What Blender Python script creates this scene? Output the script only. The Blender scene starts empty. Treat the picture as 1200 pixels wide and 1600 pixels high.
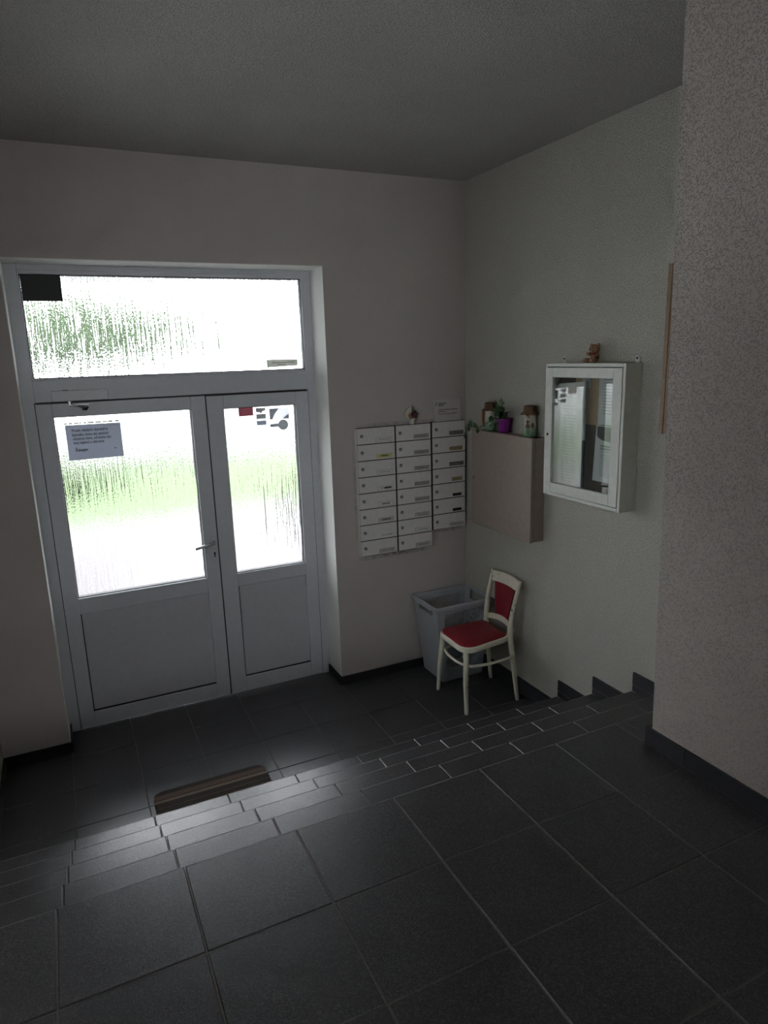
import bpy, bmesh, math, random
from mathutils import Vector, Matrix
random.seed(7)
SC = bpy.context.scene
COL = SC.collection

# ------------------------------------------------------------------ camera, sky, exposure
cam_d = bpy.data.cameras.new('camera')
cam = bpy.data.objects.new('camera', cam_d)
COL.objects.link(cam)
cam_d.sensor_fit = 'VERTICAL'
cam_d.sensor_height = 32.0
cam_d.lens = 1061.414 * 32.0 / 1600.0
cam_d.clip_start = 0.05
cam_d.clip_end = 400
_R = ((0.901862122, -0.430990650, -0.029862557),
      (-0.123945353, -0.191903839, -0.973555579),
      (0.413862613, 0.881714226, -0.226490092))     # rows: image right, image down, viewing direction
_m = Matrix(((_R[0][0], -_R[1][0], -_R[2][0]), (_R[0][1], -_R[1][1], -_R[2][1]), (_R[0][2], -_R[1][2], -_R[2][2])))
cam.matrix_world = Matrix.Translation((-2.5642, -4.0744, 2.2380)) @ _m.to_4x4()
SC.camera = cam

world = bpy.data.worlds.new('overcast_sky')
SC.world = world
world.use_nodes = True
bg = world.node_tree.nodes['Background']
bg.inputs['Color'].default_value = (0.95, 0.96, 1.01, 1)
bg.inputs['Strength'].default_value = 8.0

SC.view_settings.view_transform = 'Standard'
SC.view_settings.look = 'None'
SC.view_settings.gamma = 1.0
SC.view_settings.exposure = 0.45
SC.view_settings.use_curve_mapping = False
cy = SC.cycles
cy.max_bounces = 14
cy.diffuse_bounces = 6
cy.glossy_bounces = 4
cy.transmission_bounces = 8
cy.transparent_max_bounces = 12
cy.caustics_refractive = True
cy.caustics_reflective = False
cy.blur_glossy = 0.5
cy.sample_clamp_indirect = 12.0
cy.use_denoising = True

# ------------------------------------------------------------------ materials
def newmat(name):
    m = bpy.data.materials.new(name)
    m.use_nodes = True
    nt = m.node_tree
    return m, nt, nt.nodes['Principled BSDF']

def pos_vec(nt, scale=(1, 1, 1)):
    g = nt.nodes.new('ShaderNodeNewGeometry')
    mp = nt.nodes.new('ShaderNodeMapping')
    mp.inputs['Scale'].default_value = scale
    nt.links.new(g.outputs['Position'], mp.inputs['Vector'])
    return mp.outputs['Vector']

def noise(nt, vec, scale, detail=2, rough=0.5):
    n = nt.nodes.new('ShaderNodeTexNoise')
    n.inputs['Scale'].default_value = scale
    n.inputs['Detail'].default_value = detail
    n.inputs['Roughness'].default_value = rough
    nt.links.new(vec, n.inputs['Vector'])
    return n.outputs['Fac']

def ramp(nt, fac, stops):
    r = nt.nodes.new('ShaderNodeValToRGB')
    e = r.color_ramp.elements
    while len(e) < len(stops):
        e.new(0.5)
    for i, (p, c) in enumerate(stops):
        e[i].position = p
        e[i].color = (c, c, c, 1) if isinstance(c, (int, float)) else (*c, 1)
    nt.links.new(fac, r.inputs['Fac'])
    return r.outputs['Color']

def math_n(nt, op, a, b):
    n = nt.nodes.new('ShaderNodeMath')
    n.operation = op
    for i, v in enumerate((a, b)):
        if isinstance(v, (int, float)):
            n.inputs[i].default_value = v
        else:
            nt.links.new(v, n.inputs[i])
    return n.outputs[0]

def bump(nt, height, dist, strength=1.0):
    b = nt.nodes.new('ShaderNodeBump')
    b.inputs['Distance'].default_value = dist
    b.inputs['Strength'].default_value = strength
    nt.links.new(height, b.inputs['Height'])
    return b.outputs['Normal']

def plain(name, col, rough=0.5, var=0.12, metal=0.0, nscale=30, bdist=0.0, bscale=200, spec=0.5):
    m, nt, b = newmat(name)
    v = pos_vec(nt)
    f = noise(nt, v, nscale, 3)
    c = ramp(nt, f, [(0.3, tuple(x * (1 - var) for x in col)), (0.7, tuple(min(1, x * (1 + var)) for x in col))])
    nt.links.new(c, b.inputs['Base Color'])
    b.inputs['Roughness'].default_value = rough
    b.inputs['Metallic'].default_value = metal
    b.inputs['Specular IOR Level'].default_value = spec
    if bdist:
        nt.links.new(bump(nt, noise(nt, v, bscale, 2), bdist), b.inputs['Normal'])
    return m

def plaster(name, col, pit=0.5, coarse=95, depth=0.004, var=0.06):
    """sprayed roughcast: soft bumps with small deep pits, faint blotches of colour"""
    m, nt, b = newmat(name)
    v = pos_vec(nt)
    n1 = noise(nt, v, coarse, 3, 0.6)
    n2 = noise(nt, v, coarse * 2.7, 1, 0.5)
    pits = ramp(nt, n2, [(0.34, 0.0), (0.47, 1.0)])
    h = math_n(nt, 'ADD', n1, math_n(nt, 'MULTIPLY', pits, pit))
    nt.links.new(bump(nt, h, depth), b.inputs['Normal'])
    big = noise(nt, v, 1.3, 4, 0.6)
    c = ramp(nt, big, [(0.3, tuple(x * (1 - var) for x in col)), (0.7, tuple(x * (1 + var) for x in col))])
    mx = nt.nodes.new('ShaderNodeMix'); mx.data_type = 'RGBA'; mx.blend_type = 'MULTIPLY'
    mx.inputs[0].default_value = 1.0
    nt.links.new(c, mx.inputs[6])
    pit_shade = ramp(nt, n2, [(0.33, 1 - 0.55 * pit), (0.46, 1.0)])  # pits darkened in the colour, standing for the shade inside them
    nt.links.new(pit_shade, mx.inputs[7])
    nt.links.new(mx.outputs[2], b.inputs['Base Color'])
    b.inputs['Roughness'].default_value = 0.9
    b.inputs['Specular IOR Level'].default_value = 0.2
    return m

M = {}
M['wall_fine'] = plaster('fine_plaster', (0.54, 0.495, 0.475), 0.14, 110, 0.0018)
M['wall_mid'] = plaster('roughcast_plaster', (0.58, 0.565, 0.505), 0.65, 80, 0.004)
M['wall_coarse'] = plaster('coarse_roughcast', (0.53, 0.485, 0.445), 0.5, 76, 0.006)
M['ceil'] = plaster('ceiling_roughcast', (0.52, 0.51, 0.49), 0.75, 75, 0.005)

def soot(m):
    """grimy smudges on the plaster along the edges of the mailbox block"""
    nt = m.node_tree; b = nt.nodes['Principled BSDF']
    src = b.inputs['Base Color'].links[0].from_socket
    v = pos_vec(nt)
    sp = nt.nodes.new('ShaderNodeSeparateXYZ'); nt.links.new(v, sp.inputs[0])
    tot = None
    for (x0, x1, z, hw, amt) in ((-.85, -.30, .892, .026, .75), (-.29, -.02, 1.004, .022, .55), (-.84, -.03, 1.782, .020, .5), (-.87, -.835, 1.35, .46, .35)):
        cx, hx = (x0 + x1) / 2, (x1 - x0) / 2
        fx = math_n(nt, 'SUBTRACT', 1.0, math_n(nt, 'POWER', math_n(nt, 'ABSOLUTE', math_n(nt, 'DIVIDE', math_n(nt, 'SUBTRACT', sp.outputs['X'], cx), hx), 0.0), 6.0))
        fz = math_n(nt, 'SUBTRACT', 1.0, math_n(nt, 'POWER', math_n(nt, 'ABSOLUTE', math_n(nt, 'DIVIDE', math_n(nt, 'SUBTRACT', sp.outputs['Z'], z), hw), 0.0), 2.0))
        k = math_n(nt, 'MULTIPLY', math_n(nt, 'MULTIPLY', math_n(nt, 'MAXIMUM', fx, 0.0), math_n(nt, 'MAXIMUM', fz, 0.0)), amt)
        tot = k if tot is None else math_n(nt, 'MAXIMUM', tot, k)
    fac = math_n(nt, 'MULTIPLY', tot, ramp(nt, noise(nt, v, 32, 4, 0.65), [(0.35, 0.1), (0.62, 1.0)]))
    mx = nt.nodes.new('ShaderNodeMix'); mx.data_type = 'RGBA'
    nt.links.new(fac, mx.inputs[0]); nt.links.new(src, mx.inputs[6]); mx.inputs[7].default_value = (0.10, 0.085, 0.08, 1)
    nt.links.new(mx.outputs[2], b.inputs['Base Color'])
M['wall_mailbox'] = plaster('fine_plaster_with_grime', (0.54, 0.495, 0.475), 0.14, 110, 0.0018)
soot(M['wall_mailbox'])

def tile_mat():
    m, nt, b = newmat('speckled_anthracite_tile')
    v = pos_vec(nt)
    f = noise(nt, v, 210, 2, 0.7)
    g = noise(nt, v, 6, 3)
    c = ramp(nt, f, [(0.32, (0.012, 0.012, 0.014)), (0.52, (0.040, 0.041, 0.045)), (0.72, (0.12, 0.12, 0.125))])
    mx = nt.nodes.new('ShaderNodeMix'); mx.data_type = 'RGBA'; mx.blend_type = 'MULTIPLY'
    mx.inputs[0].default_value = 1.0
    nt.links.new(c, mx.inputs[6])
    nt.links.new(ramp(nt, g, [(0.3, 0.85), (0.7, 1.1)]), mx.inputs[7])
    nt.links.new(mx.outputs[2], b.inputs['Base Color'])
    nt.links.new(ramp(nt, f, [(0.3, 0.38), (0.7, 0.29)]), b.inputs['Roughness'])
    b.inputs['Specular IOR Level'].default_value = 0.85
    nt.links.new(bump(nt, noise(nt, v, 260, 2, 0.5), 0.0005), b.inputs['Normal'])
    return m
M['tile'] = tile_mat()
M['skirt'] = plain('dark_skirting_tile', (0.022, 0.022, 0.027), 0.55, 0.2, nscale=300, bdist=0.0006)
M['grout'] = plain('grey_grout', (0.17, 0.155, 0.14), 0.9, 0.2)
M['upvc'] = plain('white_upvc', (0.60, 0.61, 0.655), 0.35, 0.03)
M['panel'] = plain('matt_white_door_panel', (0.56, 0.56, 0.60), 0.45, 0.03)
M['gasket'] = plain('black_rubber_gasket', (0.012, 0.012, 0.014), 0.6)
M['steel'] = plain('brushed_steel', (0.55, 0.55, 0.56), 0.3, 0.08, metal=1.0)
M['darkmetal'] = plain('dark_metal', (0.05, 0.05, 0.05), 0.45, 0.2, metal=0.6)
M['black'] = plain('black_plastic', (0.008, 0.008, 0.01), 0.5)
M['closer'] = plain('white_closer_housing', (0.66, 0.67, 0.70), 0.35, 0.02)
M['mailbox'] = plain('white_lacquered_sheet', (0.74, 0.71, 0.70), 0.4, 0.04)
M['card'] = plain('greyish_card', (0.56, 0.53, 0.525), 0.7, 0.03)
M['mailgap'] = plain('mailbox_body_dark', (0.035, 0.03, 0.028), 0.8)
M['cab'] = plain('white_painted_wood', (0.72, 0.74, 0.69), 0.45, 0.05, bdist=0.0006, bscale=60)
M['brownbox'] = plain('brown_lacquered_steel', (0.34, 0.275, 0.235), 0.42, 0.05)
M['brownbox_side'] = M['brownbox']
M['wood'] = plain('stained_pine', (0.30, 0.21, 0.14), 0.6, 0.15, nscale=18)
M['cork'] = plain('dark_brown_backboard', (0.085, 0.065, 0.05), 0.85, 0.25, nscale=120)
M['tan'] = plain('tan_card', (0.42, 0.31, 0.20), 0.8, 0.06)
M['paper'] = plain('white_paper', (0.72, 0.73, 0.72), 0.7, 0.03)
M['greypaper'] = plain('greyed_paper', (0.55, 0.57, 0.60), 0.7, 0.03)
M['bluepaper'] = plain('pale_blue_paper', (0.42, 0.47, 0.52), 0.6, 0.04)
M['ink'] = plain('dark_ink', (0.035, 0.033, 0.035), 0.7)
M['inkgrey'] = plain('grey_ink', (0.20, 0.20, 0.21), 0.7)
M['inkred'] = plain('maroon_ink', (0.14, 0.035, 0.04), 0.7)
M['plate_grey'] = plain('grey_name_plate', (0.33, 0.31, 0.305), 0.5)
M['plate_lite'] = plain('light_grey_name_plate', (0.50, 0.48, 0.47), 0.5)
M['plate_dark'] = plain('dark_grey_name_plate', (0.14, 0.125, 0.12), 0.4, 0.35, nscale=20)
M['plate_tan'] = plain('tan_name_plate', (0.28, 0.20, 0.10), 0.5, 0.3, nscale=25)
M['plate_yellow'] = plain('yellow_name_plate', (0.62, 0.58, 0.26), 0.5)
M['plate_olive'] = plain('olive_name_plate', (0.33, 0.29, 0.13), 0.5, 0.25, nscale=40)
M['red'] = plain('red_vinyl', (0.23, 0.010, 0.022), 0.38, 0.12)
M['basket'] = plain('grey_plastic', (0.40, 0.425, 0.46), 0.42, 0.04)
M['pot'] = plain('purple_plastic', (0.22, 0.02, 0.24), 0.35, 0.08)
M['leaf'] = plain('dark_green_leaf', (0.045, 0.105, 0.035), 0.4, 0.3, nscale=40)
M['stem'] = plain('green_stem', (0.09, 0.14, 0.05), 0.5)
M['soil'] = plain('potting_soil', (0.03, 0.022, 0.016), 0.95, 0.3)
M['hessian'] = plain('brown_cloth', (0.15, 0.085, 0.05), 0.95, 0.3, nscale=260, bdist=0.001, bscale=300)
M['fur'] = plain('brown_plush', (0.36, 0.20, 0.12), 0.95, 0.25, nscale=220, bdist=0.0016, bscale=420)
M['furlight'] = plain('pale_plush', (0.42, 0.27, 0.19), 0.95, 0.2, nscale=220, bdist=0.001, bscale=420)
M['bow'] = plain('red_ribbon', (0.22, 0.03, 0.025), 0.6)
M['porcelain'] = plain('cream_porcelain', (0.66, 0.62, 0.54), 0.2, 0.05)
M['petal_purple'] = plain('purple_petal', (0.12, 0.03, 0.06), 0.6)
M['petal_orange'] = plain('orange_petal', (0.42, 0.15, 0.05), 0.6)
M['petal_cream'] = plain('cream_petal', (0.5, 0.42, 0.25), 0.6)
M['skin_paint'] = plain('painted_skin', (0.52, 0.36, 0.26), 0.6)
M['brown_paint'] = plain('brown_paint', (0.13, 0.075, 0.04), 0.6)
M['green_paint'] = plain('dark_green_paint', (0.05, 0.12, 0.06), 0.6)
def thin_sheet(name, refl, trans, mott=0.0):
    """paper or film stuck on the glass: reflects the room, lets a little daylight through"""
    m, nt, b = newmat(name)
    nt.nodes.remove(b)
    d = nt.nodes.new('ShaderNodeBsdfDiffuse'); t = nt.nodes.new('ShaderNodeBsdfTranslucent'); a = nt.nodes.new('ShaderNodeAddShader')
    d.inputs['Color'].default_value = (*refl, 1)
    v = pos_vec(nt)
    c = ramp(nt, noise(nt, v, 150, 2), [(0.35, tuple(x * (1 - mott) for x in trans)), (0.65, tuple(x * (1 + mott) for x in trans))])
    nt.links.new(c, t.inputs['Color'])
    nt.links.new(d.outputs[0], a.inputs[0]); nt.links.new(t.outputs[0], a.inputs[1])
    nt.links.new(a.outputs[0], nt.nodes['Material Output'].inputs['Surface'])
    return m
M['glass_paper'] = thin_sheet('grey_notice_paper', (0.45, 0.46, 0.50), (0.21, 0.22, 0.245), 0.05)
M['sticker_red'] = thin_sheet('faded_red_sticker', (0.40, 0.15, 0.18), (0.20, 0.085, 0.11), 0.1)
M['sticker_grey'] = thin_sheet('grey_sticker', (0.36, 0.38, 0.39), (0.21, 0.215, 0.22), 0.25)
M['sticker_blue'] = thin_sheet('blue_grey_sticker', (0.36, 0.39, 0.47), (0.21, 0.225, 0.26), 0.2)
M['sticker_white'] = thin_sheet('white_sticker', (0.6, 0.6, 0.62), (0.55, 0.55, 0.57))
M['sticker_pale'] = thin_sheet('pale_sticker', (0.5, 0.5, 0.47), (0.30, 0.305, 0.285), 0.08)
M['concrete'] = plain('pale_concrete_paving', (0.165, 0.155, 0.160), 0.9, 0.08, nscale=3)
M['asphalt'] = plain('pale_road', (0.32, 0.32, 0.32), 0.9, 0.08, nscale=2)
M['path'] = plain('grey_path_paving', (0.105, 0.095, 0.098), 0.9, 0.15, nscale=2)
M['bark'] = plain('tree_bark', (0.08, 0.06, 0.045), 0.9, 0.3)

def chipped(name):
    m, nt, b = newmat(name)
    v = pos_vec(nt)
    f = noise(nt, v, 55, 4, 0.7)
    g = noise(nt, v, 3.5, 2)
    s = math_n(nt, 'ADD', f, math_n(nt, 'MULTIPLY', g, 0.7))
    c = ramp(nt, s, [(0.0, (0.06, 0.04, 0.03)), (0.625, (0.09, 0.06, 0.045)), (0.64, (0.78, 0.74, 0.60)), (0.9, (0.86, 0.82, 0.68))])
    nt.links.new(c, b.inputs['Base Color'])
    b.inputs['Roughness'].default_value = 0.4
    return m
M['cream'] = chipped('chipped_cream_paint')

def mat_stripes():
    m, nt, b = newmat('striped_brown_coir')
    v = pos_vec(nt)
    sp = nt.nodes.new('ShaderNodeSeparateXYZ'); nt.links.new(v, sp.inputs[0])
    y = math_n(nt, 'DIVIDE', math_n(nt, 'ADD', sp.outputs['Y'], 1.05), 0.40)     # 0..1 across the mat
    D, Br, T = (0.055, 0.046, 0.040), (0.15, 0.105, 0.078), (0.25, 0.195, 0.145)
    c = ramp(nt, y, [(0.0, D), (0.16, Br), (0.30, D), (0.38, Br), (0.50, D), (0.585, Br), (0.60, D), (0.70, T), (0.755, D), (0.775, Br), (0.87, D), (0.92, D)])
    r = nt.nodes[c.node.name] if False else c.node
    r.color_ramp.interpolation = 'CONSTANT'
    mx = nt.nodes.new('ShaderNodeMix'); mx.data_type = 'RGBA'; mx.blend_type = 'MULTIPLY'
    mx.inputs[0].default_value = 1.0
    nt.links.new(c, mx.inputs[6])
    nt.links.new(ramp(nt, noise(nt, v, 260, 3), [(0.3, 0.6), (0.7, 1.3)]), mx.inputs[7])
    nt.links.new(mx.outputs[2], b.inputs['Base Color'])
    b.inputs['Roughness'].default_value = 0.95
    nt.links.new(bump(nt, noise(nt, v, 350, 2), 0.003), b.inputs['Normal'])
    return m
M['coir'] = mat_stripes()

def jar_mat():
    m, nt, b = newmat('painted_jar_glaze')
    v = pos_vec(nt)
    sp = nt.nodes.new('ShaderNodeSeparateXYZ'); nt.links.new(v, sp.inputs[0])
    z = math_n(nt, 'DIVIDE', math_n(nt, 'SUBTRACT', sp.outputs['Z'], 1.735), 0.18)
    z = math_n(nt, 'ADD', z, math_n(nt, 'MULTIPLY', noise(nt, v, 40, 2), 0.25))
    c = ramp(nt, z, [(0.15, (0.13, 0.30, 0.17)), (0.45, (0.40, 0.50, 0.36)), (0.65, (0.58, 0.58, 0.50))])
    nt.links.new(c, b.inputs['Base Color'])
    b.inputs['Roughness'].default_value = 0.35
    return m
M['jar'] = jar_mat()

def lawn_mat():
    m, nt, b = newmat('lawn_grass')
    v = pos_vec(nt)
    c = ramp(nt, noise(nt, v, 1.5, 4), [(0.3, (0.048, 0.078, 0.028)), (0.7, (0.085, 0.125, 0.048))])
    nt.links.new(c, b.inputs['Base Color'])
    b.inputs['Roughness'].default_value = 0.9
    return m
M['lawn'] = lawn_mat()
M['foliage'] = plain('tree_foliage', (0.045, 0.075, 0.03), 0.8, 0.5, nscale=3)

def rain_glass():
    """patterned obscured glass: wavering vertical runs with fine droplets between them"""
    m, nt, b = newmat('rain_pattern_glass')
    nt.nodes.remove(b)
    out = nt.nodes['Material Output']
    gl = nt.nodes.new('ShaderNodeBsdfGlass')
    gl.inputs['Color'].default_value = (0.97, 0.985, 0.98, 1)
    gl.inputs['Roughness'].default_value = 0.03
    gl.inputs['IOR'].default_value = 1.48
    v = pos_vec(nt, (1, 1, 0.055))
    n1 = noise(nt, v, 44, 1.6, 0.5)
    ridge = math_n(nt, 'ABSOLUTE', math_n(nt, 'SUBTRACT', n1, 0.5), 0.0)
    v2 = pos_vec(nt, (1, 1, 0.5))
    n2 = noise(nt, v2, 170, 1, 0.5)
    h = math_n(nt, 'ADD', math_n(nt, 'MULTIPLY', ridge, 1.75), math_n(nt, 'MULTIPLY', n2, 0.20))
    nt.links.new(bump(nt, h, 0.0048), gl.inputs['Normal'])
    nt.links.new(gl.outputs[0], out.inputs['Surface'])
    return m
M['rain'] = rain_glass()

def clear_glass():
    m, nt, b = newmat('clear_window_glass')
    nt.nodes.remove(b)
    out = nt.nodes['Material Output']
    tr = nt.nodes.new('ShaderNodeBsdfTransparent')
    tr.inputs['Color'].default_value = (0.95, 0.97, 0.95, 1)
    gs = nt.nodes.new('ShaderNodeBsdfGlossy')
    gs.inputs['Roughness'].default_value = 0.015
    gs.inputs['Color'].default_value = (1, 1, 1, 1)
    g = nt.nodes.new('ShaderNodeNewGeometry')
    dt = nt.nodes.new('ShaderNodeVectorMath'); dt.operation = 'DOT_PRODUCT'
    nt.links.new(g.outputs['Normal'], dt.inputs[0]); nt.links.new(g.outputs['Incoming'], dt.inputs[1])
    c = math_n(nt, 'SUBTRACT', 1.0, math_n(nt, 'ABSOLUTE', dt.outputs['Value'], 0.0))
    fac = math_n(nt, 'ADD', math_n(nt, 'MULTIPLY', math_n(nt, 'POWER', c, 5.0), 0.96), 0.04)
    mx = nt.nodes.new('ShaderNodeMixShader')
    nt.links.new(fac, mx.inputs[0]); nt.links.new(tr.outputs[0], mx.inputs[1]); nt.links.new(gs.outputs[0], mx.inputs[2])
    nt.links.new(mx.outputs[0], out.inputs['Surface'])
    return m
M['glass'] = clear_glass()

# ------------------------------------------------------------------ mesh helpers
class MB:
    def __init__(s):
        s.v = []; s.f = []
    def add(s, vs, fs):
        o = len(s.v)
        s.v += [tuple(map(float, p)) for p in vs]
        s.f += [tuple(i + o for i in f) for f in fs]
        return s
    def box(s, a, b, bev=0.0):
        a = [min(p, q) for p, q in zip(a, b)], [max(p, q) for p, q in zip(a, b)]
        lo, hi = a
        if bev <= 0:
            vs = [(lo[0] if i & 1 == 0 else hi[0], lo[1] if i & 2 == 0 else hi[1], lo[2] if i & 4 == 0 else hi[2]) for i in range(8)]
            return s.add(vs, [(0, 2, 3, 1), (4, 5, 7, 6), (0, 1, 5, 4), (2, 6, 7, 3), (0, 4, 6, 2), (1, 3, 7, 5)])
        bev = min(bev, *[(h - l) * 0.45 for l, h in zip(lo, hi)])
        vs = []; idx = {}
        for i in range(8):
            for ax in range(3):
                p = []
                for k in range(3):
                    hi_side = (i >> k) & 1
                    e = hi[k] if hi_side else lo[k]
                    if k != ax:
                        e += -bev if hi_side else bev
                    p.append(e)
                idx[(i, ax)] = len(vs); vs.append(p)
        fs = []
        for ax in range(3):
            u, w = (ax + 1) % 3, (ax + 2) % 3
            for sd in (0, 1):
                q = [(sd << ax) | (x << u) | (y << w) for x, y in ((0, 0), (1, 0), (1, 1), (0, 1))]
                fs.append(tuple(idx[(c, ax)] for c in q))
        for ax in range(3):
            u, w = (ax + 1) % 3, (ax + 2) % 3
            for x in (0, 1):
                for y in (0, 1):
                    c0 = (x << u) | (y << w); c1 = c0 | (1 << ax)
                    fs.append((idx[(c0, u)], idx[(c1, u)], idx[(c1, w)], idx[(c0, w)]))
        for i in range(8):
            fs.append((idx[(i, 0)], idx[(i, 1)], idx[(i, 2)]))
        return s.add(vs, fs)
    def hexa(s, p):   # p: 4 bottom points then 4 top points, same winding
        return s.add(p, [(3, 2, 1, 0), (4, 5, 6, 7), (0, 1, 5, 4), (1, 2, 6, 5), (2, 3, 7, 6), (3, 0, 4, 7)])
    def tube(s, path, rad, n=10, caps=True, flat=None):
        P = [Vector(p) for p in path]
        R = rad if isinstance(rad, (list, tuple)) else [rad] * len(P)
        prev = None; rings = []
        for i, p in enumerate(P):
            t = (P[min(i + 1, len(P) - 1)] - P[max(i - 1, 0)]).normalized()
            if prev is None:
                up = Vector((0, 0, 1)) if abs(t.z) < 0.9 else Vector((0, 1, 0))
                x = t.cross(up).normalized()
            else:
                x = (prev - t * prev.dot(t)).normalized()
            prev = x; y = t.cross(x)
            fl = flat or 1.0
            rings.append([p + (x * math.cos(a) + y * math.sin(a) * fl) * R[i] for a in [2 * math.pi * k / n for k in range(n)]])
        vs = [q for r in rings for q in r]
        fs = []
        for i in range(len(P) - 1):
            for k in range(n):
                fs.append((i * n + k, i * n + (k + 1) % n, (i + 1) * n + (k + 1) % n, (i + 1) * n + k))
        if caps:
            fs.append(tuple(range(n))[::-1]); fs.append(tuple(range((len(P) - 1) * n, len(P) * n)))
        return s.add(vs, fs)
    def lathe(s, prof, c, n=20, ax=Vector((0, 0, 1)), wob=None):
        ax = Vector(ax).normalized(); c = Vector(c)
        u = ax.orthogonal().normalized(); w = ax.cross(u)
        vs = []; fs = []
        for j, (r, h) in enumerate(prof):
            for k in range(n):
                a = 2 * math.pi * k / n
                rr = r * (1 + (wob(j, a) if wob else 0))
                vs.append(c + ax * h + (u * math.cos(a) + w * math.sin(a)) * rr)
        for j in range(len(prof) - 1):
            for k in range(n):
                fs.append((j * n + k, j * n + (k + 1) % n, (j + 1) * n + (k + 1) % n, (j + 1) * n + k))
        fs.append(tuple(range(n))[::-1]); fs.append(tuple(range((len(prof) - 1) * n, len(prof) * n)))
        return s.add(vs, fs)
    def ell(s, c, r, n=14, m=9, rot=None):
        c = Vector(c); vs = []; fs = []
        R = rot or Matrix.Identity(3)
        for j in range(m + 1):
            th = math.pi * j / m
            for k in range(n):
                a = 2 * math.pi * k / n
                vs.append(c + R @ Vector((r[0] * math.sin(th) * math.cos(a), r[1] * math.sin(th) * math.sin(a), r[2] * math.cos(th))))
        for j in range(m):
            for k in range(n):
                fs.append((j * n + k, (j + 1) * n + k, (j + 1) * n + (k + 1) % n, j * n + (k + 1) % n))
        return s.add(vs, fs)
    def prism(s, poly, o, u, v, t):   # 2-D outline in the frame (o,u,v), thickness vector t
        o, u, v, t = map(Vector, (o, u, v, t)); n = len(poly)
        a = [o + u * p[0] + v * p[1] for p in poly]
        vs = a + [p + t for p in a]
        fs = [tuple(range(n))[::-1], tuple(range(n, 2 * n))] + [(i, (i + 1) % n, n + (i + 1) % n, n + i) for i in range(n)]
        return s.add(vs, fs)
    def leaf(s, base, d, length, width, up=(0, 0, 1), droop=0.2, thick=0.0012):
        base = Vector(base); d = Vector(d).normalized(); up = Vector(up)
        sd = d.cross(up)
        if sd.length < 1e-3: sd = d.cross(Vector((1, 0, 0)))
        sd.normalize(); nn = sd.cross(d).normalized()
        prof = [(0, .08), (.2, .7), (.45, 1), (.7, .75), (.9, .3), (1, .02)]
        top = []
        for t, w in prof:
            c = base + d * (t * length) - nn * (droop * length * t * t)
            e = nn * (0.12 * width * w)
            top += [c - sd * (w * width / 2) + e, c, c + sd * (w * width / 2) + e]
        bot = [p - nn * thick for p in top]
        n = len(prof); fs = []
        for i in range(n - 1):
            for k in (0, 1):
                a = i * 3 + k
                fs.append((a, a + 1, a + 4, a + 3)); o = n * 3
                fs.append((o + a + 3, o + a + 4, o + a + 1, o + a))
        return s.add(top + bot, fs)
    def text(s, body, size, o, u, v, lift=0.0, bold=False, align='LEFT', width=None):
        """built-in font letters laid flat in the frame (o,u,v)"""
        cu = bpy.data.curves.new('lettering', 'FONT')
        cu.body = body; cu.size = size; cu.align_x = align
        cu.resolution_u = 2
        if bold: cu.offset = size * 0.02
        ob = bpy.data.objects.new('lettering', cu)
        COL.objects.link(ob)
        dg = bpy.context.evaluated_depsgraph_get()
        me = bpy.data.meshes.new_from_object(ob.evaluated_get(dg))
        o, u, v = Vector(o), Vector(u), Vector(v)
        n = u.cross(v).normalized() * lift
        sx = 1.0
        if width and len(me.vertices):
            xs = [p.co.x for p in me.vertices]; sx = width / (max(xs) - min(xs))
        s.add([o + u * p.co.x * sx + v * p.co.y + n for p in me.vertices], [tuple(f.vertices) for f in me.polygons])
        bpy.data.objects.remove(ob); bpy.data.curves.remove(cu); bpy.data.meshes.remove(me)
        return s
    def build(s, name, mat, parent=None, smooth=False, **props):
        me = bpy.data.meshes.new(name)
        off = parent_loc(parent)
        if parent is None and props.pop('origin', None) is not None:
            pass
        base = props.pop('loc', None)
        if base is not None:
            off = Vector(base)
        me.from_pydata([tuple(Vector(p) - off) for p in s.v], [], s.f)
        bm = bmesh.new(); bm.from_mesh(me)
        bmesh.ops.recalc_face_normals(bm, faces=bm.faces)
        bm.to_mesh(me); bm.free()
        if smooth:
            for p in me.polygons: p.use_smooth = True
            me.set_sharp_from_angle(angle=math.radians(40))
        me.materials.append(mat)
        ob = bpy.data.objects.new(name, me)
        COL.objects.link(ob)
        if parent is not None:
            ob.parent = parent
        elif base is not None:
            ob.location = base
        for k, val in props.items(): ob[k] = val
        return ob

def parent_loc(p):
    v = Vector((0, 0, 0))
    while p is not None:
        v += p.location; p = p.parent
    return v

def thing(name, loc, label, cat, group=None):
    o = bpy.data.objects.new(name, None); COL.objects.link(o)
    o.location = loc; o.empty_display_size = 0.05
    o['label'] = label; o['category'] = cat
    if group: o['group'] = group
    return o

def tag(o, label, cat, group=None):
    o['label'] = label; o['category'] = cat
    if group: o['group'] = group
    return o

def structure(o, label=None, cat=None):
    o['kind'] = 'structure'
    if label: o['label'] = label
    if cat: o['category'] = cat
    return o

# ------------------------------------------------------------------ sizes (metres; the corner of door wall and right-hand wall is the origin)
W = 0.345          # tile module
HS = 0.1546        # riser
DS = 0.2939        # tread
YN1 = -1.0641      # first nosing
X0 = -2.7388       # a joint line
YA, YU = -0.7578, -0.4238
H = 3.314
ZL = 5 * HS
YL = YN1 - 4 * DS  # landing edge
XL = -3.092        # left wall
XP, YP = -0.70, -2.405   # projecting wall near the camera
OX0, OX1, OZ = -2.742, -1.014, 2.768   # door opening
YF = 0.23          # face of the door frame
REAR = -7.6

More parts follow.
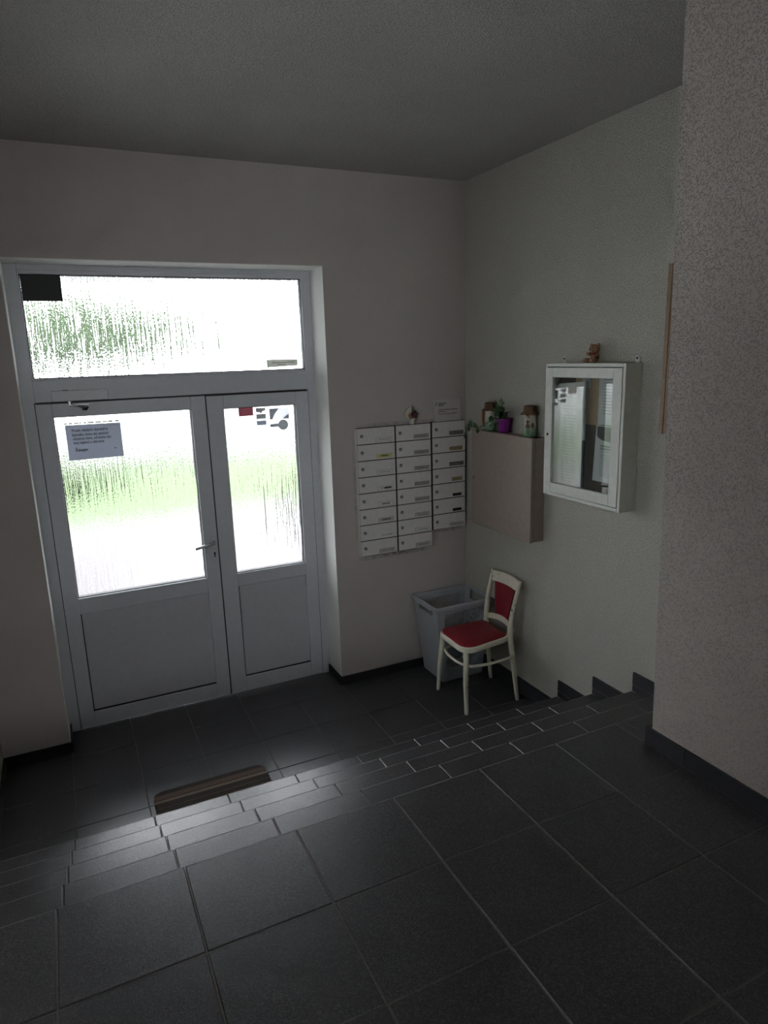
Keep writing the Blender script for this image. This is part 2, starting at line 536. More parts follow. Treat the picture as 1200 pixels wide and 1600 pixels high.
# ------------------------------------------------------------------ room shell
w = MB()
w.box((XL - 0.2, 0, -0.3), (OX0, 0.36, H)); w.box((OX1, 0, -0.3), (0.2, 0.36, H)); w.box((OX0, 0, OZ), (OX1, 0.36, H))
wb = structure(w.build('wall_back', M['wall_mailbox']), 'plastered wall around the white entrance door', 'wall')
M['reveal'] = plaster('white_reveal_plaster', (0.78, 0.79, 0.76), 0.1, 110, 0.0015)
MB().box((OX0 - .001, -0.0005, 0.064), (OX0 + .0025, 0.23, OZ - .001)).build('door_reveal', M['reveal'], wb)
MB().box((OX1 - .0025, -0.0005, 0.064), (OX1 + .001, 0.23, OZ - .001)).build('door_reveal', M['reveal'], wb)
MB().box((OX0, -0.0005, OZ - .0025), (OX1, 0.23, OZ + .001)).build('door_reveal', M['reveal'], wb)
structure(MB().box((0, REAR, -0.3), (0.2, 0, H)).build('wall_right', M['wall_mid']), 'roughcast wall behind the chair and the notice cabinet', 'wall')
LY0, LY1, LZ0, LZ1 = -2.35, -1.55, 1.5, 2.2
structure(MB().box((XL - 0.2, LY1, -0.3), (XL, 0, H)).box((XL - 0.2, REAR, -0.3), (XL, LY0, H)).box((XL - 0.2, LY0, -.3), (XL, LY1, LZ0)).box((XL - 0.2, LY0, LZ1), (XL, LY1, H)).build('wall_left', M['wall_fine']), 'plain wall at the hinge side of the entrance door', 'wall')
w2 = structure(MB().box((XL - .14, LY0, LZ0), (XL - .08, LY0 + .05, LZ1)).box((XL - .14, LY1 - .05, LZ0), (XL - .08, LY1, LZ1)).box((XL - .14, LY0, LZ0), (XL - .08, LY1, LZ0 + .05)).box((XL - .14, LY0, LZ1 - .05), (XL - .08, LY1, LZ1)).build('fill_window_2', M['upvc']), 'small unseen window added as fill light above the steps', 'window')  # unseen window, added to brighten the walls
MB().box((XL - .113, LY0 + .04, LZ0 + .04), (XL - .107, LY1 - .04, LZ1 - .04)).build('pane', M['glass'], w2)
structure(MB().hexa([(XP, REAR, ZL - .3), (0, REAR, ZL - .3), (0, YP - .018, ZL - .3), (XP, YP - .018, ZL - .3), (XP, REAR, H), (0, REAR, H), (0, YP + .045, H), (XP, YP + .045, H)]).build('wall_front', M['wall_coarse']), 'coarse roughcast wall projecting beside the landing', 'wall')
structure(MB().box((XL - 0.2, REAR - 0.2, H), (0.2, 0.36, H + 0.2)).build('ceiling', M['ceil']), 'rough sprayed ceiling', 'ceiling')
# rear wall of the stairwell behind the camera, with an unseen window added for fill light
RWX0, RWX1, RWZ0, RWZ1 = -2.6, -1.3, 1.75, 2.8
w = MB()
w.box((XL - 0.2, REAR - 0.25, ZL - 0.3), (RWX0, REAR, H)); w.box((RWX1, REAR - 0.25, ZL - 0.3), (0.2, REAR, H))
w.box((RWX0, REAR - 0.25, ZL - 0.3), (RWX1, REAR, RWZ0)); w.box((RWX0, REAR - 0.25, RWZ1), (RWX1, REAR, H))
structure(w.build('wall_rear', M['wall_fine']), 'plain stairwell wall with an added fill-light window', 'wall')
win = structure(MB().box((RWX0, REAR - 0.16, RWZ0), (RWX0 + .06, REAR - 0.1, RWZ1)).box((RWX1 - .06, REAR - 0.16, RWZ0), (RWX1, REAR - 0.1, RWZ1))
    .box((RWX0, REAR - 0.16, RWZ0), (RWX1, REAR - 0.1, RWZ0 + .06)).box((RWX0, REAR - 0.16, RWZ1 - .06), (RWX1, REAR - 0.1, RWZ1)).build('fill_window_1', M['upvc']), 'unseen white framed window added as fill light behind the camera', 'window')
MB().box((RWX0 + .05, REAR - 0.135, RWZ0 + .05), (RWX1 - .05, REAR - 0.129, RWZ1 - .05)).build('pane', M['glass'], win)

# ---- tiles
TILE = {}
def tile(parent, name, a, b, mat=None, bev=0.0018):
    """one tile from corner a to corner b; alike tiles share one mesh"""
    size = tuple(round(abs(q - p), 4) for p, q in zip(a, b))
    if min(size) < 0.004: return
    key = (size, bev, (mat or M['tile']).name)
    if key not in TILE:
        h = [x / 2 for x in size]
        t = MB().box([-x for x in h], h, bev).build(name, mat or M['tile'])
        TILE[key] = t.data; o = t
    else:
        o = bpy.data.objects.new(name, TILE[key]); COL.objects.link(o)
    o.parent = parent
    c = (Vector(a) + Vector(b)) / 2
    o.location = c - parent_loc(parent)
    return o
G = 0.002   # half joint
M['glint'] = plain('painted_edge_glint', (0.20, 0.20, 0.205), 0.55, 0.35, nscale=14)  # pale colour standing for light caught on the step edges
EDGE = {}
def edge_glint(t):
    """pale strip painted as the glint along the front of a step tile"""
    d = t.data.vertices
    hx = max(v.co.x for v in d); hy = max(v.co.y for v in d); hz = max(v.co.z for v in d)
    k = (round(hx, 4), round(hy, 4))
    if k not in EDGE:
        e_ = MB().box((-hx + .002, hy - .0058, hz - .002), (hx - .002, hy - .0012, hz + .0004), .0006).build('edge_glint', M['glint'])
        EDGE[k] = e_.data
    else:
        e_ = bpy.data.objects.new('edge_glint', EDGE[k]); COL.objects.link(e_)
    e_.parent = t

floor = structure(MB().box((XL, YN1 - 0.02, -0.3), (0, 0, -0.0025)).box((OX0, 0, -0.3), (OX1, 0.36, -0.0025)).build('floor', M['grout']), 'dark tiled floor of the entrance lobby', 'floor')
cols = [XL] + [X0 + k * W for k in range(8)] + [0.0]
def jig(): return random.uniform(-0.0005, 0.0005)
for i in range(9):
    x0, x1 = cols[i] + (G if i else 0.011), cols[i + 1] - (G if i < 8 else 0.011)
    for (y0, y1) in ((YN1 - 0.02, YA), (YA, YU), (YU, YU + 0.3348)):
        z = jig(); tile(floor, 'floor_tile', (x0, y0 + G, -0.009 + z), (x1, y1 - G, z))
    y0 = YU + 0.3348
    z = jig()
    if 1 <= i <= 5: tile(floor, 'floor_tile', (max(x0, OX0 + .011), y0 + G, -0.009 + z), (min(x1, OX1 - 0.008), YF + 0.06, z))
    else: tile(floor, 'floor_tile', (x0, y0 + G, -0.009 + z), (x1, -0.011, z))

# ---- stairs: core with tread and riser tiles
st = MB()
for i in range(1, 5):
    st.box((XL, YN1 - i * DS - 0.02, -0.3), (0, YN1 - (i - 1) * DS - 0.02, i * HS - 0.0025))
stairs = structure(st.build('staircase', M['grout']), 'four dark tiled steps rising from lobby to landing', 'stairs')
for i in range(1, 6):
    yn = YN1 - (i - 1) * DS
    for k in range(9):
        x0, x1 = cols[k] + (G if k else 0.011), cols[k + 1] - (G if k < 8 else 0.011)
        if i < 5:
            z = jig(); edge_glint(tile(stairs, 'tread_tile', (x0, yn - DS - 0.008, i * HS - 0.009 + z), (x1, yn, i * HS + z), bev=0.0025))
        tile(stairs, 'riser_tile', (x0, yn - 0.019, (i - 1) * HS + G), (x1, yn - 0.011, i * HS - 0.0105))

# ---- landing
ld = MB().box((XL, REAR, ZL - 0.3), (XP, YL - 0.02, ZL - 0.0025)).box((XP, YP, ZL - 0.3), (0, YL - 0.02, ZL - 0.0025))
landing = structure(ld.build('landing', M['grout']), 'dark tiled landing at the top of the steps', 'floor')
ys = [YL - k * 0.3348 for k in range(6)]
for j in range(5):
    for k in range(9):
        x0, x1 = cols[k] + (G if k else 0.011), cols[k + 1] - (G if k < 8 else 0.011)
        y1, y0 = ys[j] - (0 if j == 0 else G), ys[j + 1] + G
        if x0 >= XP - 0.02:
            y0 = max(y0, YP + 0.012)
            if y0 >= y1: continue
        elif x1 > XP - 0.012:
            # cut round the projecting wall
            xm = XP - 0.014
            if j == 0:
                z = jig(); q_ = tile(landing, 'landing_tile', (xm, YP + 0.014, ZL - 0.009 + z), (x1, y1, ZL + z), bev=0.0025); edge_glint(q_)
                q_ = tile(landing, 'landing_tile', (x0, y0, ZL - 0.009 + z), (xm, y1, ZL + z), bev=0.0025); edge_glint(q_)
                continue
            x1 = xm
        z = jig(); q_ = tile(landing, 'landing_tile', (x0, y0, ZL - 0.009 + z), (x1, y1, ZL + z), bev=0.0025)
        if j == 0: edge_glint(q_)
for k in range(7):   # the rest of the landing, behind the camera
    x0, x1 = cols[k] + (G if k else 0.011), min(cols[k + 1] - G, XP - 0.014)
    tile(landing, 'landing_tile', (x0, REAR + 0.01, ZL - 0.009), (x1, ys[5] - G, ZL))

# ---- skirting
bb = structure(MB().box((OX1 - 0.003, -0.003, 0), (-0.0, -0.0005, 0.062)).box((OX1 - 0.0005, 0, 0), (OX1 - 0.003, YF, 0.062)).build('baseboard_back', M['grout']))
xs = [OX1 - 0.012, -0.70, -0.355, -0.012]
for a, b in zip(xs[:-1], xs[1:]):
    tile(bb, 'skirting_tile', (a + .001, -0.012, 0.001), (b - .001, -0.002, 0.063), M['skirt'], 0.001)
tile(bb, 'skirting_tile', (OX1 - 0.011, 0.0, 0.001), (OX1 - 0.0025, YF - 0.001, 0.063), M['skirt'], 0.001)
bl = structure(MB().box((XL, -0.003, 0), (OX0 + .003, -0.0005, 0.062)).box((OX0 + .0005, 0, 0), (OX0 + 0.003, YF, 0.062)).build('baseboard_front', M['grout']))
tile(bl, 'skirting_tile', (XL + .012, -0.012, 0.001), (OX0 + .011, -0.002, 0.063), M['skirt'], 0.001)
tile(bl, 'skirting_tile', (OX0 + .0025, 0.0, 0.001), (OX0 + .011, YF - 0.001, 0.063), M['skirt'], 0.001)
br = structure(MB().box((-0.0095, YN1 - 0.012, 0), (-0.0005, 0, 0.104)).build('baseboard_right', M['grout']))
for i in range(1, 5):
    pass
for a, b in ((-0.005, -0.345), (-0.345, -0.69), (-0.69, YN1 - 0.009)):
    tile(br, 'skirting_tile', (-0.012, b + .001, 0.0015), (-0.002, a - .001, 0.036), M['skirt'], 0.001)
    tile(br, 'skirting_tile', (-0.013, b + .001, 0.0385), (-0.002, a - .001, 0.108), M['skirt'], 0.001)
for i in range(1, 6):
    y1 = YN1 - (i - 1) * DS - 0.001; y0 = y1 - DS + 0.001 if i < 5 else YP + 0.002
    MB().box((-0.0095, y0, i * HS), (-0.0005, y1 - 0.003, i * HS + 0.104)).build('grout_bed', M['grout'], br)
    tile(br, 'skirting_tile', (-0.012, y0 - .011, i * HS + 0.002), (-0.002, y1, i * HS + 0.035), M['skirt'], 0.001)
    tile(br, 'skirting_tile', (-0.013, y0 - .011, i * HS + 0.0395), (-0.002, y1, i * HS + 0.108), M['skirt'], 0.001)
tl = structure(MB().box((XL + .0005, YN1 - 0.012, 0), (XL + .003, 0, 0.062)).build('baseboard_left', M['grout']))
for a, b in ((-0.002, -0.345), (-0.345, -0.69), (-0.69, YN1 - 0.009)):
    tile(tl, 'skirting_tile', (XL + 0.002, b + .001, 0.001), (XL + 0.011, a - .001, 0.063), M['skirt'], 0.001)
for i in range(1, 5):
    y1 = YN1 - (i - 1) * DS - 0.001
    tile(tl, 'skirting_tile', (XL + 0.002, y1 - DS, i * HS + 0.001), (XL + 0.011, y1, i * HS + 0.063), M['skirt'], 0.001)
bf = structure(MB().box((XP - 0.003, ys[5], ZL), (XP - .0005, YP, ZL + 0.066)).build('trim_1', M['grout']), 'dark skirting along the projecting roughcast wall', 'skirting')
e = [YP + 0.012] + [ys[k] for k in range(1, 6)]
for a, b in zip(e[:-1], e[1:]):
    tile(bf, 'skirting_tile', (XP - 0.013, b + .001, ZL + 0.001), (XP - 0.002, a - .001, ZL + 0.067), M['skirt'], 0.001)
tile(bf, 'skirting_tile', (XP - 0.002, YP + 0.001, ZL + 0.001), (-0.014, YP + 0.011, ZL + 0.067), M['skirt'], 0.001)

# ------------------------------------------------------------------ entrance door
door = bpy.data.objects.new('door_1', None); COL.objects.link(door)
door.location = ((OX0 + OX1) / 2, YF, 0)
structure(door, 'white double entrance door with obscured glass and a glazed transom', 'door')
DB = YF + 0.07
FX0, FX1 = OX0 + 0.0, OX1 - 0.0
LX0, LXM, LX1 = -2.682, -1.739, -1.069     # leaf edges
TZ0, TZ1 = 2.028, 2.155                    # transom rail
def bar(mb, x0, x1, z0, z1, y0=YF, y1=DB, bev=0.003):
    return mb.box((x0, y0, z0), (x1, y1, z1), bev)
fr = MB()
bar(fr, FX0, LX0 + .008, 0.0, OZ); bar(fr, LX1 - .008, FX1, 0.0, OZ)
bar(fr, LX0 + .006, LX1 - .006, 2.72, OZ); bar(fr, LX0 + .006, LX1 - .006, TZ0, TZ1)
fr.build('door_frame', M['upvc'], door)
MB().box((LX0, YF + 0.024, 0.002), (LX1, YF + 0.03, 0.016)).build('threshold', M['darkmetal'], door)
def glazing(parent, x0, x1, z0, z1, gname='pane'):
    g = MB()
    t = 0.006
    g.box((x0 - t, YF + .010, z0 - t), (x0 + 0.004, YF + .05, z1 + t)); g.box((x1 - .004, YF + .010, z0 - t), (x1 + t, YF + .05, z1 + t))
    g.box((x0, YF + .010, z0 - t), (x1, YF + .05, z0 + .005)); g.box((x0, YF + .010, z1 - .004), (x1, YF + .05, z1 + t))
    g.build('gasket', M['gasket'], parent)
    MB().box((x0 - .004, YF + .024, z0 - .004), (x1 + .004, YF + .034, z1 + .004)).build(gname, M['rain'], parent)
tr = MB()
t = 0.017
tx0, tx1, tz0, tz1 = -2.669, -1.079, 2.158, 2.716
bar(tr, LX0 + .004, tx0, TZ1 - .006, 2.735, YF - .004, DB - .01); bar(tr, tx1, LX1 - .004, TZ1 - .006, 2.735, YF - .004, DB - .01)
bar(tr, LX0 + .004, LX1 - .004, tz1, 2.737, YF - .004, DB - .01); bar(tr, LX0 + .004, LX1 - .004, TZ1 - .008, tz0, YF - .004, DB - .01)
trn = tr.build('transom', M['upvc'], door)
glazing(trn, tx0, tx1, tz0, tz1)

def leaf(name, x0, x1, z0, z1, gx0, gx1, gz0, gz1, px0, px1, pz0, pz1, proud):
    y0 = YF - proud; y1 = DB - 0.01
    m = MB()
    bar(m, x0, gx0, z0, z1, y0, y1); bar(m, gx1, x1, z0, z1, y0, y1)
    bar(m, gx0, gx1, gz1, z1, y0, y1); bar(m, gx0, gx1, pz1, gz0, y0, y1); bar(m, gx0, gx1, z0, pz0, y0, y1)
    if px0 > gx0: bar(m, gx0 - .001, px0, pz0, pz1, y0, y1)
    if px1 < gx1: bar(m, px1, gx1 + .001, pz0, pz1, y0, y1)
    lf = m.build(name, M['upvc'], door)
    glazing(lf, gx0, gx1, gz0, gz1)
    MB().box((px0 - .002, YF + .010, pz0 - .002), (px1 + .002, YF + .04, pz1 + .002)).build('door_panel', M['panel'], lf)
    g = MB(); k = 0.006
    g.box((px0, YF + .004, pz0), (px0 + k, YF + .012, pz1)); g.box((px1 - k, YF + .004, pz0), (px1, YF + .012, pz1))
    g.box((px0, YF + .004, pz0), (px1, YF + .012, pz0 + k + .002))
    g.build('panel_gasket', M['gasket'], lf)
    return lf
lfL = leaf('door_leaf', LX0 + .003, LXM - .002, 0.014, TZ0 - .008, -2.596, -1.829, 0.856, 1.944, -2.596, -1.818, 0.107, 0.757, 0.008)
lfR = leaf('door_leaf', LXM + .006, LX1 - .002, 0.006, TZ0 - .012, -1.630, -1.158, 0.852, 1.935, -1.629, -1.151, 0.110, 0.763, 0.004)
# dark seams between leaf and frame
MB().box((LX0 - .001, YF - .001, 0.01), (LX0 + .004, YF + .05, TZ0)).box((LXM - .003, YF - .0005, 0.01), (LXM + .007, YF + .05, TZ0)).box((LX1 - .004, YF - .001, 0.004), (LX1 + .0005, YF + .05, TZ0)).box((LX0, YF + .002, TZ0 - .014), (LX1, YF + .05, TZ0 + .003)).build('seal', M['gasket'], door)
# lever handle, rose, cylinder plate on the leaf with the handle
hz = 1.095; hy = YF - 0.008
hm = MB()
hm.lathe([(0.013, 0), (0.013, 0.004), (0.0085, 0.006), (0.0085, 0.045)], (-1.768, hy, hz), 16, (0, -1, 0))
hm.tube([(-1.766, hy - .043, hz + .001), (-1.79, hy - .05, hz - .002), (-1.83, hy - .05, hz - .010), (-1.876, hy - .046, hz - .020), (-1.89, hy - .044, hz - .023)], [.009, .0095, .0095, .009, .0085], 10)
hm.build('door_handle', M['steel'], lfL, True)
MB().box((-1.784, hy - .005, hz - .03), (-1.752, hy + .002, hz + .03), .002).build('handle_rose', M['upvc'], lfL)
kp = MB().box((-1.783, hy - .006, 0.968), (-1.750, hy + .002, 1.045), .003).build('cylinder_plate', M['upvc'], lfL)
kh = MB().lathe([(.0075, 0), (.0075, .0012)], (-1.7665, hy - .006, 1.018), 14, (0, -1, 0)); kh.box((-1.7705, hy - .0072, .992), (-1.7625, hy - .006, 1.016)); kh.build('keyhole', M['black'], lfL)
# door closer on the transom rail, its arm reaching down to the leaf
cl = MB().box((-2.590, YF - .045, 2.032), (-2.292, YF + .001, 2.092), .004).build('closer_body', M['closer'], door)
MB().box((-2.53, YF - .034, 2.0918), (-2.50, YF - .012, 2.0945)).build('closer_valve', M['black'], cl)
am = MB().lathe([(.011, 0), (.011, .024)], (-2.50, YF - .022, 2.010), 12)
am.box((-2.512, YF - .034, 2.008), (-2.40, YF - .012, 2.013), .001)
am.tube([(-2.50, YF - .026, 2.010), (-2.46, YF - .045, 2.001), (-2.415, YF - .03, 1.995)], .0055, 8)
am.build('closer_arm', M['steel'], cl)
MB().lathe([(.012, 0), (.015, .004), (.012, .014)], (-2.425, YF - .018, 1.976), 12).box((-2.445, YF - .022, 1.986), (-2.405, YF - .004, 1.996), .002).build('arm_bracket', M['darkmetal'], cl)

# ------------------------------------------------------------------ things stuck on the glass
GY = YF + 0.0235     # room face of the panes
X = (1, 0, 0); Z = (0, 0, 1)
tag(MB().box((-2.664, GY - .0012, 2.577), (-2.464, GY - .0002, 2.712)).build('window_film', M['black'], loc=(-2.56, GY, 2.65)), 'black film square in the top corner of the transom glass', 'film')
n = thing('transom_label', (-1.223, GY, 2.199), 'narrow grey label low on the transom glass', 'label')
MB().prism([(-.105, -.024), (.102, -.017), (.103, .024), (-.104, .026)], (-1.223, GY - .0002, 2.199), X, Z, (0, -.001, 0)).build('sheet', M['sticker_pale'], n)
q = MB()
for k, (a, b) in enumerate(((-.07, .08), (-.035, .02))):
    for j in range(14):
        xx = a + (b - a) * j / 14; q.box((-1.223 + xx, GY - .0017, 2.199 + .003 - k * .012), (-1.223 + xx + (b - a) / 18, GY - .0013, 2.199 + .008 - k * .012))
q.build('print', M['inkgrey'], n)
n = thing('door_notice', (-2.392, GY, 1.80), 'grey printed notice taped inside the door glass', 'notice')
MB().prism([(-.150, -.112), (.149, -.110), (.150, .090), (-.150, .092)], (-2.392, GY - .0004, 1.80), X, Z, (0, -.0012, 0)).build('sheet', M['glass_paper'], n)
q = MB(); yy = GY - .0016
for k, (txt, wd, dx) in enumerate((('Prosím všetkých obyvateľov', .195, 0), ('bytového domu aby zatvárali', .195, 0), ('vchodové dvere, ochránime tým', .207, .002), ('svoj majetok a súkromie', .165, .002), ('Ďakujem', .065, .008))):
    zz = 1.80 + (.052, .027, .004, -.019, -.062)[k]
    q.text(txt, .024, (-2.392 - .118 + dx, yy, zz), X, Z, .0002, True, width=wd)
q.build('lettering', M['ink'], n)
q = MB(); random.seed(3)
xx = -.152
while xx < .14:
    l = random.uniform(.008, .034)
    q.box((-2.392 + xx, GY - .0014, 1.8965), (-2.392 + min(.15, xx + l), GY - .0004, 1.9055)); xx += l + random.uniform(.003, .016)
q.build('tape_strip', M['sticker_pale'], n)
MB().prism([(-.012, .006), (0, -.004), (.012, .006), (0, .001)], (-2.285, GY - .0016, 1.742), X, Z, (0, -.0004, 0)).build('mark', M['ink'], n)

tag(MB().prism([(-.047, -.028), (.047, -.026), (.047, .029), (-.047, .029)], (-1.485, GY - .0002, 1.905), X, Z, (0, -.001, 0)).build('red_sticker', M['sticker_red'], loc=(-1.485, GY, 1.905)), 'faded red rectangular sticker at the top of the narrow leaf glass', 'sticker')
def lines_sticker(name, poly, zc, mat, label):
    t = thing(name, (-1.389, GY, zc), label, 'sticker', 'small stickers on the narrow leaf')
    MB().prism(poly, (-1.389, GY - .0002, zc), X, Z, (0, -.0008, 0)).build('sheet', mat, t)
    q = MB()
    for k in range(3):
        q.box((-1.417, GY - .0014, zc + .008 - k * .008), (-1.389 + (.024 if k < 2 else .002), GY - .001, zc + .0105 - k * .008))
    q.build('print', M['plate_grey'], t)
lines_sticker('small_sticker', [(-.031, -.010), (-.012, -.012), (-.004, -.017), (.008, -.016), (.012, -.006), (.031, -.004), (.031, .015), (-.031, .015)], 1.9085, M['sticker_grey'], 'small grey ragged sticker, topmost of three on the narrow leaf')
lines_sticker('small_sticker', [(-.031, -.016), (.033, -.016), (.033, .016), (-.031, .016)], 1.869, M['sticker_grey'], 'small grey sticker between two others on the narrow leaf')
lines_sticker('small_sticker', [(-.031, -.015), (.033, -.015), (.033, .014), (-.031, .014)], 1.828, M['sticker_blue'], 'small blue-grey sticker, lowest of three on the narrow leaf')
n = thing('corner_sticker', (-1.266, GY, 1.878), 'square sticker with a pale diagonal band above the key-shaped one', 'sticker')
MB().prism([(-.066, -.034), (.064, -.034), (.064, .037), (-.066, .037)], (-1.266, GY - .0002, 1.878), X, Z, (0, -.0006, 0)).build('sheet', M['sticker_white'], n)
q = MB(); q.prism([(-.066, -.034), (-.050, -.034), (-.030, .005), (.0, .037), (-.060, .037), (-.066, .030)], (-1.266, GY - .0009, 1.878), X, Z, (0, -.0004, 0)); q.prism([(.018, -.034), (.064, -.034), (.064, .002)], (-1.266, GY - .0009, 1.878), X, Z, (0, -.0004, 0)); q.build('print', M['sticker_grey'], n)
poly = [(-.062, -.010), (-.068, 0), (-.062, .010), (-.012, .011)]
poly += [(.022 + .034 * math.cos(a), .034 * math.sin(a)) for a in [math.radians(155 - 15 * k) for k in range(0, 21)]] + [(-.012, -.011)]
tag(MB().prism(poly, (-1.266, GY - .0002, 1.806), X, Z, (0, -.001, 0)).build('key_sticker', M['sticker_grey'], loc=(-1.266, GY, 1.806)), 'grey key-shaped sticker on the narrow leaf glass', 'sticker')

# ------------------------------------------------------------------ mailboxes
MBX = [(-0.847, -0.572), (-0.567, -0.299), (-0.291, -0.024)]
MZT, MP = 1.774, 0.1083
MD = 0.034     # how far they stand out of the wall
styles = {
 (0, 0): ('paper', 'white outlined label'), (0, 1): ('plate_yellow', 'yellow label'), (0, 2): ('paper', 'white outlined label'),
 (0, 3): ('paper', 'label half covered dark'), (0, 4): ('paper', 'bold printed white label'), (0, 5): ('plate_lite', 'bold printed grey label'),
 (0, 6): ('paper', 'pale unframed label'), (0, 7): ('plate_lite', 'pale grey outlined label'),
 (1, 0): ('plate_grey', 'grey name plate'), (1, 1): ('plate_grey', 'grey name plate'), (1, 2): ('plate_grey', 'grey name plate'), (1, 3): ('plate_grey', 'grey name plate'), (1, 4): ('plate_grey', 'grey name plate'),
 (1, 5): ('plate_lite', 'pale grey outlined label'), (1, 6): ('paper', 'white outlined label'), (1, 7): ('plate_lite', 'pale grey outlined label'),
 (2, 0): ('plate_dark', 'dark grey plate'), (2, 1): ('plate_tan', 'tan rounded plate'), (2, 2): ('plate_dark', 'dark grey plate'), (2, 3): ('plate_olive', 'olive yellow label'),
 (2, 4): ('black', 'black plate'), (2, 5): ('black', 'black plate'), (2, 6): ('plate_lite', 'light grey plate')}
ORD = ['top', 'second from top', 'third from top', 'fourth from top', 'fifth from top', 'sixth from top', 'seventh from top', 'bottom']
CN = ['column nearest the door', 'middle column', 'column by the corner']
random.seed(11)
for c in range(3):
    x0, x1 = MBX[c]
    nrow = 7 if c == 2 else 8
    for r in range(nrow):
        zt = MZT - r * MP + (0.003 if c == 2 else 0); zb = zt - MP
        mat, words = styles[(c, r)]
        where = 'bottom' if r == nrow - 1 else ORD[r]
        t = thing('mailbox', ((x0 + x1) / 2, 0, zb), 'white mailbox with %s, %s in %s' % (words, where, CN[c]), 'mailbox', 'wall mailboxes beside the corner')
        MB().box((x0, -MD + .004, zb + .0005), (x1, 0, zt - .0005)).build('body', M['mailbox'] if False else M['mailgap'], t)
        if c == 0: MB().box((x0 - .001, -MD + .002, zb + .001), (x0 + .004, 0, zt - .001)).build('side_panel', M['mailbox'], t)
        MB().box((x0 + .006, -MD, zb + .003), (x1 - .001, -MD + .005, zt - .003), .0012).build('door', M['mailbox'], t)
        lx, lz = x0 + .036, zt - .053
        lk = MB().lathe([(.0105, 0), (.0105, .003), (.008, .0045)], (lx, -MD, lz), 14, (0, -1, 0)).build('lock', M['darkmetal'], t, True)
        MB().lathe([(.0055, 0), (.0055, .0008)], (lx, -MD - .0045, lz), 10, (0, -1, 0)).box((lx - .0012, -MD - .0062, lz - .004), (lx + .0012, -MD - .0052, lz + .004)).build('keyway', M['steel'] if c < 2 else M['plate_lite'], lk)
        # name plate low on the far side of the door
        px1 = x0 + .252; px0 = x0 + .137; pz0 = zb + .012; pz1 = pz0 + .027
        if mat == 'black': px0, px1, pz0, pz1 = x0 + .162, x0 + .234, zb + .012, zb + .031
        if c == 2 and r == 3: px0, px1 = x0 + .157, x0 + .24
        if mat == 'plate_tan':
            rad = .0125; zc = (pz0 + pz1) / 2
            pl = MB().prism([(px0 + rad - rad * math.sin(a), zc + rad * math.cos(a)) for a in [math.pi * k / 8 for k in range(9)]] + [(px1 - .01, pz0), (px1 - .008, pz1)], (0, -MD - .0002, 0), (1, 0, 0), (0, 0, 1), (0, -.0016, 0)).build('name_plate', M[mat], t)
        else:
            pl = MB().box((px0, -MD - .0018, pz0), (px1, -MD - .0002, pz1), .0004).build('name_plate', M[mat], t)
        outlined = mat == 'paper' and r != 6 or 'outlined' in words
        if outlined:
            q = MB(); a = .0011; yb = -MD - .0021
            q.box((px0, yb, pz0), (px0 + a, yb + .0006, pz1)); q.box((px1 - a, yb, pz0), (px1, yb + .0006, pz1)); q.box((px0, yb, pz0), (px1, yb + .0006, pz0 + a)); q.box((px0, yb, pz1 - a), (px1, yb + .0006, pz1))
            q.build('outline', M['ink'], pl)
        if mat != 'black':
            q = MB(); bold = words.startswith('bold') or mat == 'plate_yellow'
            hh = .008 if bold else .0045; cz = (pz0 + pz1) / 2
            s0, s1 = px0 + .02, px1 - .014
            if bold: s0, s1 = px0 + .028, px1 - .026
            xx = s0
            while xx < s1:
                l = random.uniform(.003, .007); q.box((xx, -MD - .0023, cz - hh / 2), (min(s1, xx + l), -MD - .0017, cz + hh / 2 + random.uniform(-.001, .002))); xx += l + random.uniform(.0012, .003)
            q.build('print', M['ink'] if bold else M['inkgrey'], pl)
            if 'dark' in words and c == 0:
                MB().box((px0 + .05, -MD - .0028, cz - .006), (px1 - .012, -MD - .0022, cz + .006)).build('dark_bar', M['ink'], pl)

# card leaning on the wall above the corner column
n = thing('info_card', (-0.157, -0.012, MZT + .003), 'white printed card standing on the mailbox column by the corner', 'card')
q0 = (-0.263, -0.026, MZT + .0035); vv = Vector((0, .020, .147)).normalized()
MB().prism([(0, 0), (.213, 0), (.213, .146), (0, .147)], q0, X, vv, (0, .0016, 0)).build('sheet', M['card'], n)
def onc(a, b): return Vector(q0) + Vector(X) * a + vv * b
q = MB()
q.prism([(.0, -.004), (.006, .001), (.012, .024), (.006, .020)], onc(.016, .108), X, vv, (0, -.0004, 0)); q.prism([(-.004, -.010), (.004, -.002), (.003, .003)], onc(.016, .108), X, vv, (0, -.0004, 0))
for (a, b, l, hh) in ((.037, .118, .062, .006), (.037, .105, .042, .007)):
    xx = a
    while xx < a + l: q.prism([(0, 0), (.004, 0), (.004, hh), (0, hh)], onc(xx, b), X, vv, (0, -.0004, 0)); xx += .005
q.build('logo', M['ink'], n)
q = MB()
for (a, b, l, hh) in ((.037, .076, .150, .005), (.037, .063, .05, .005)):
    xx = a
    while xx < a + l: k = random.uniform(.003, .007); q.prism([(0, 0), (k, 0), (k, hh), (0, hh)], onc(xx, b), X, vv, (0, -.0004, 0)); xx += k + .0013
q.text('Poruchová linka 0850 11', .014, onc(.037, .045), X, vv, .0004, True, width=.150)
q.build('lettering', M['inkred'], n)

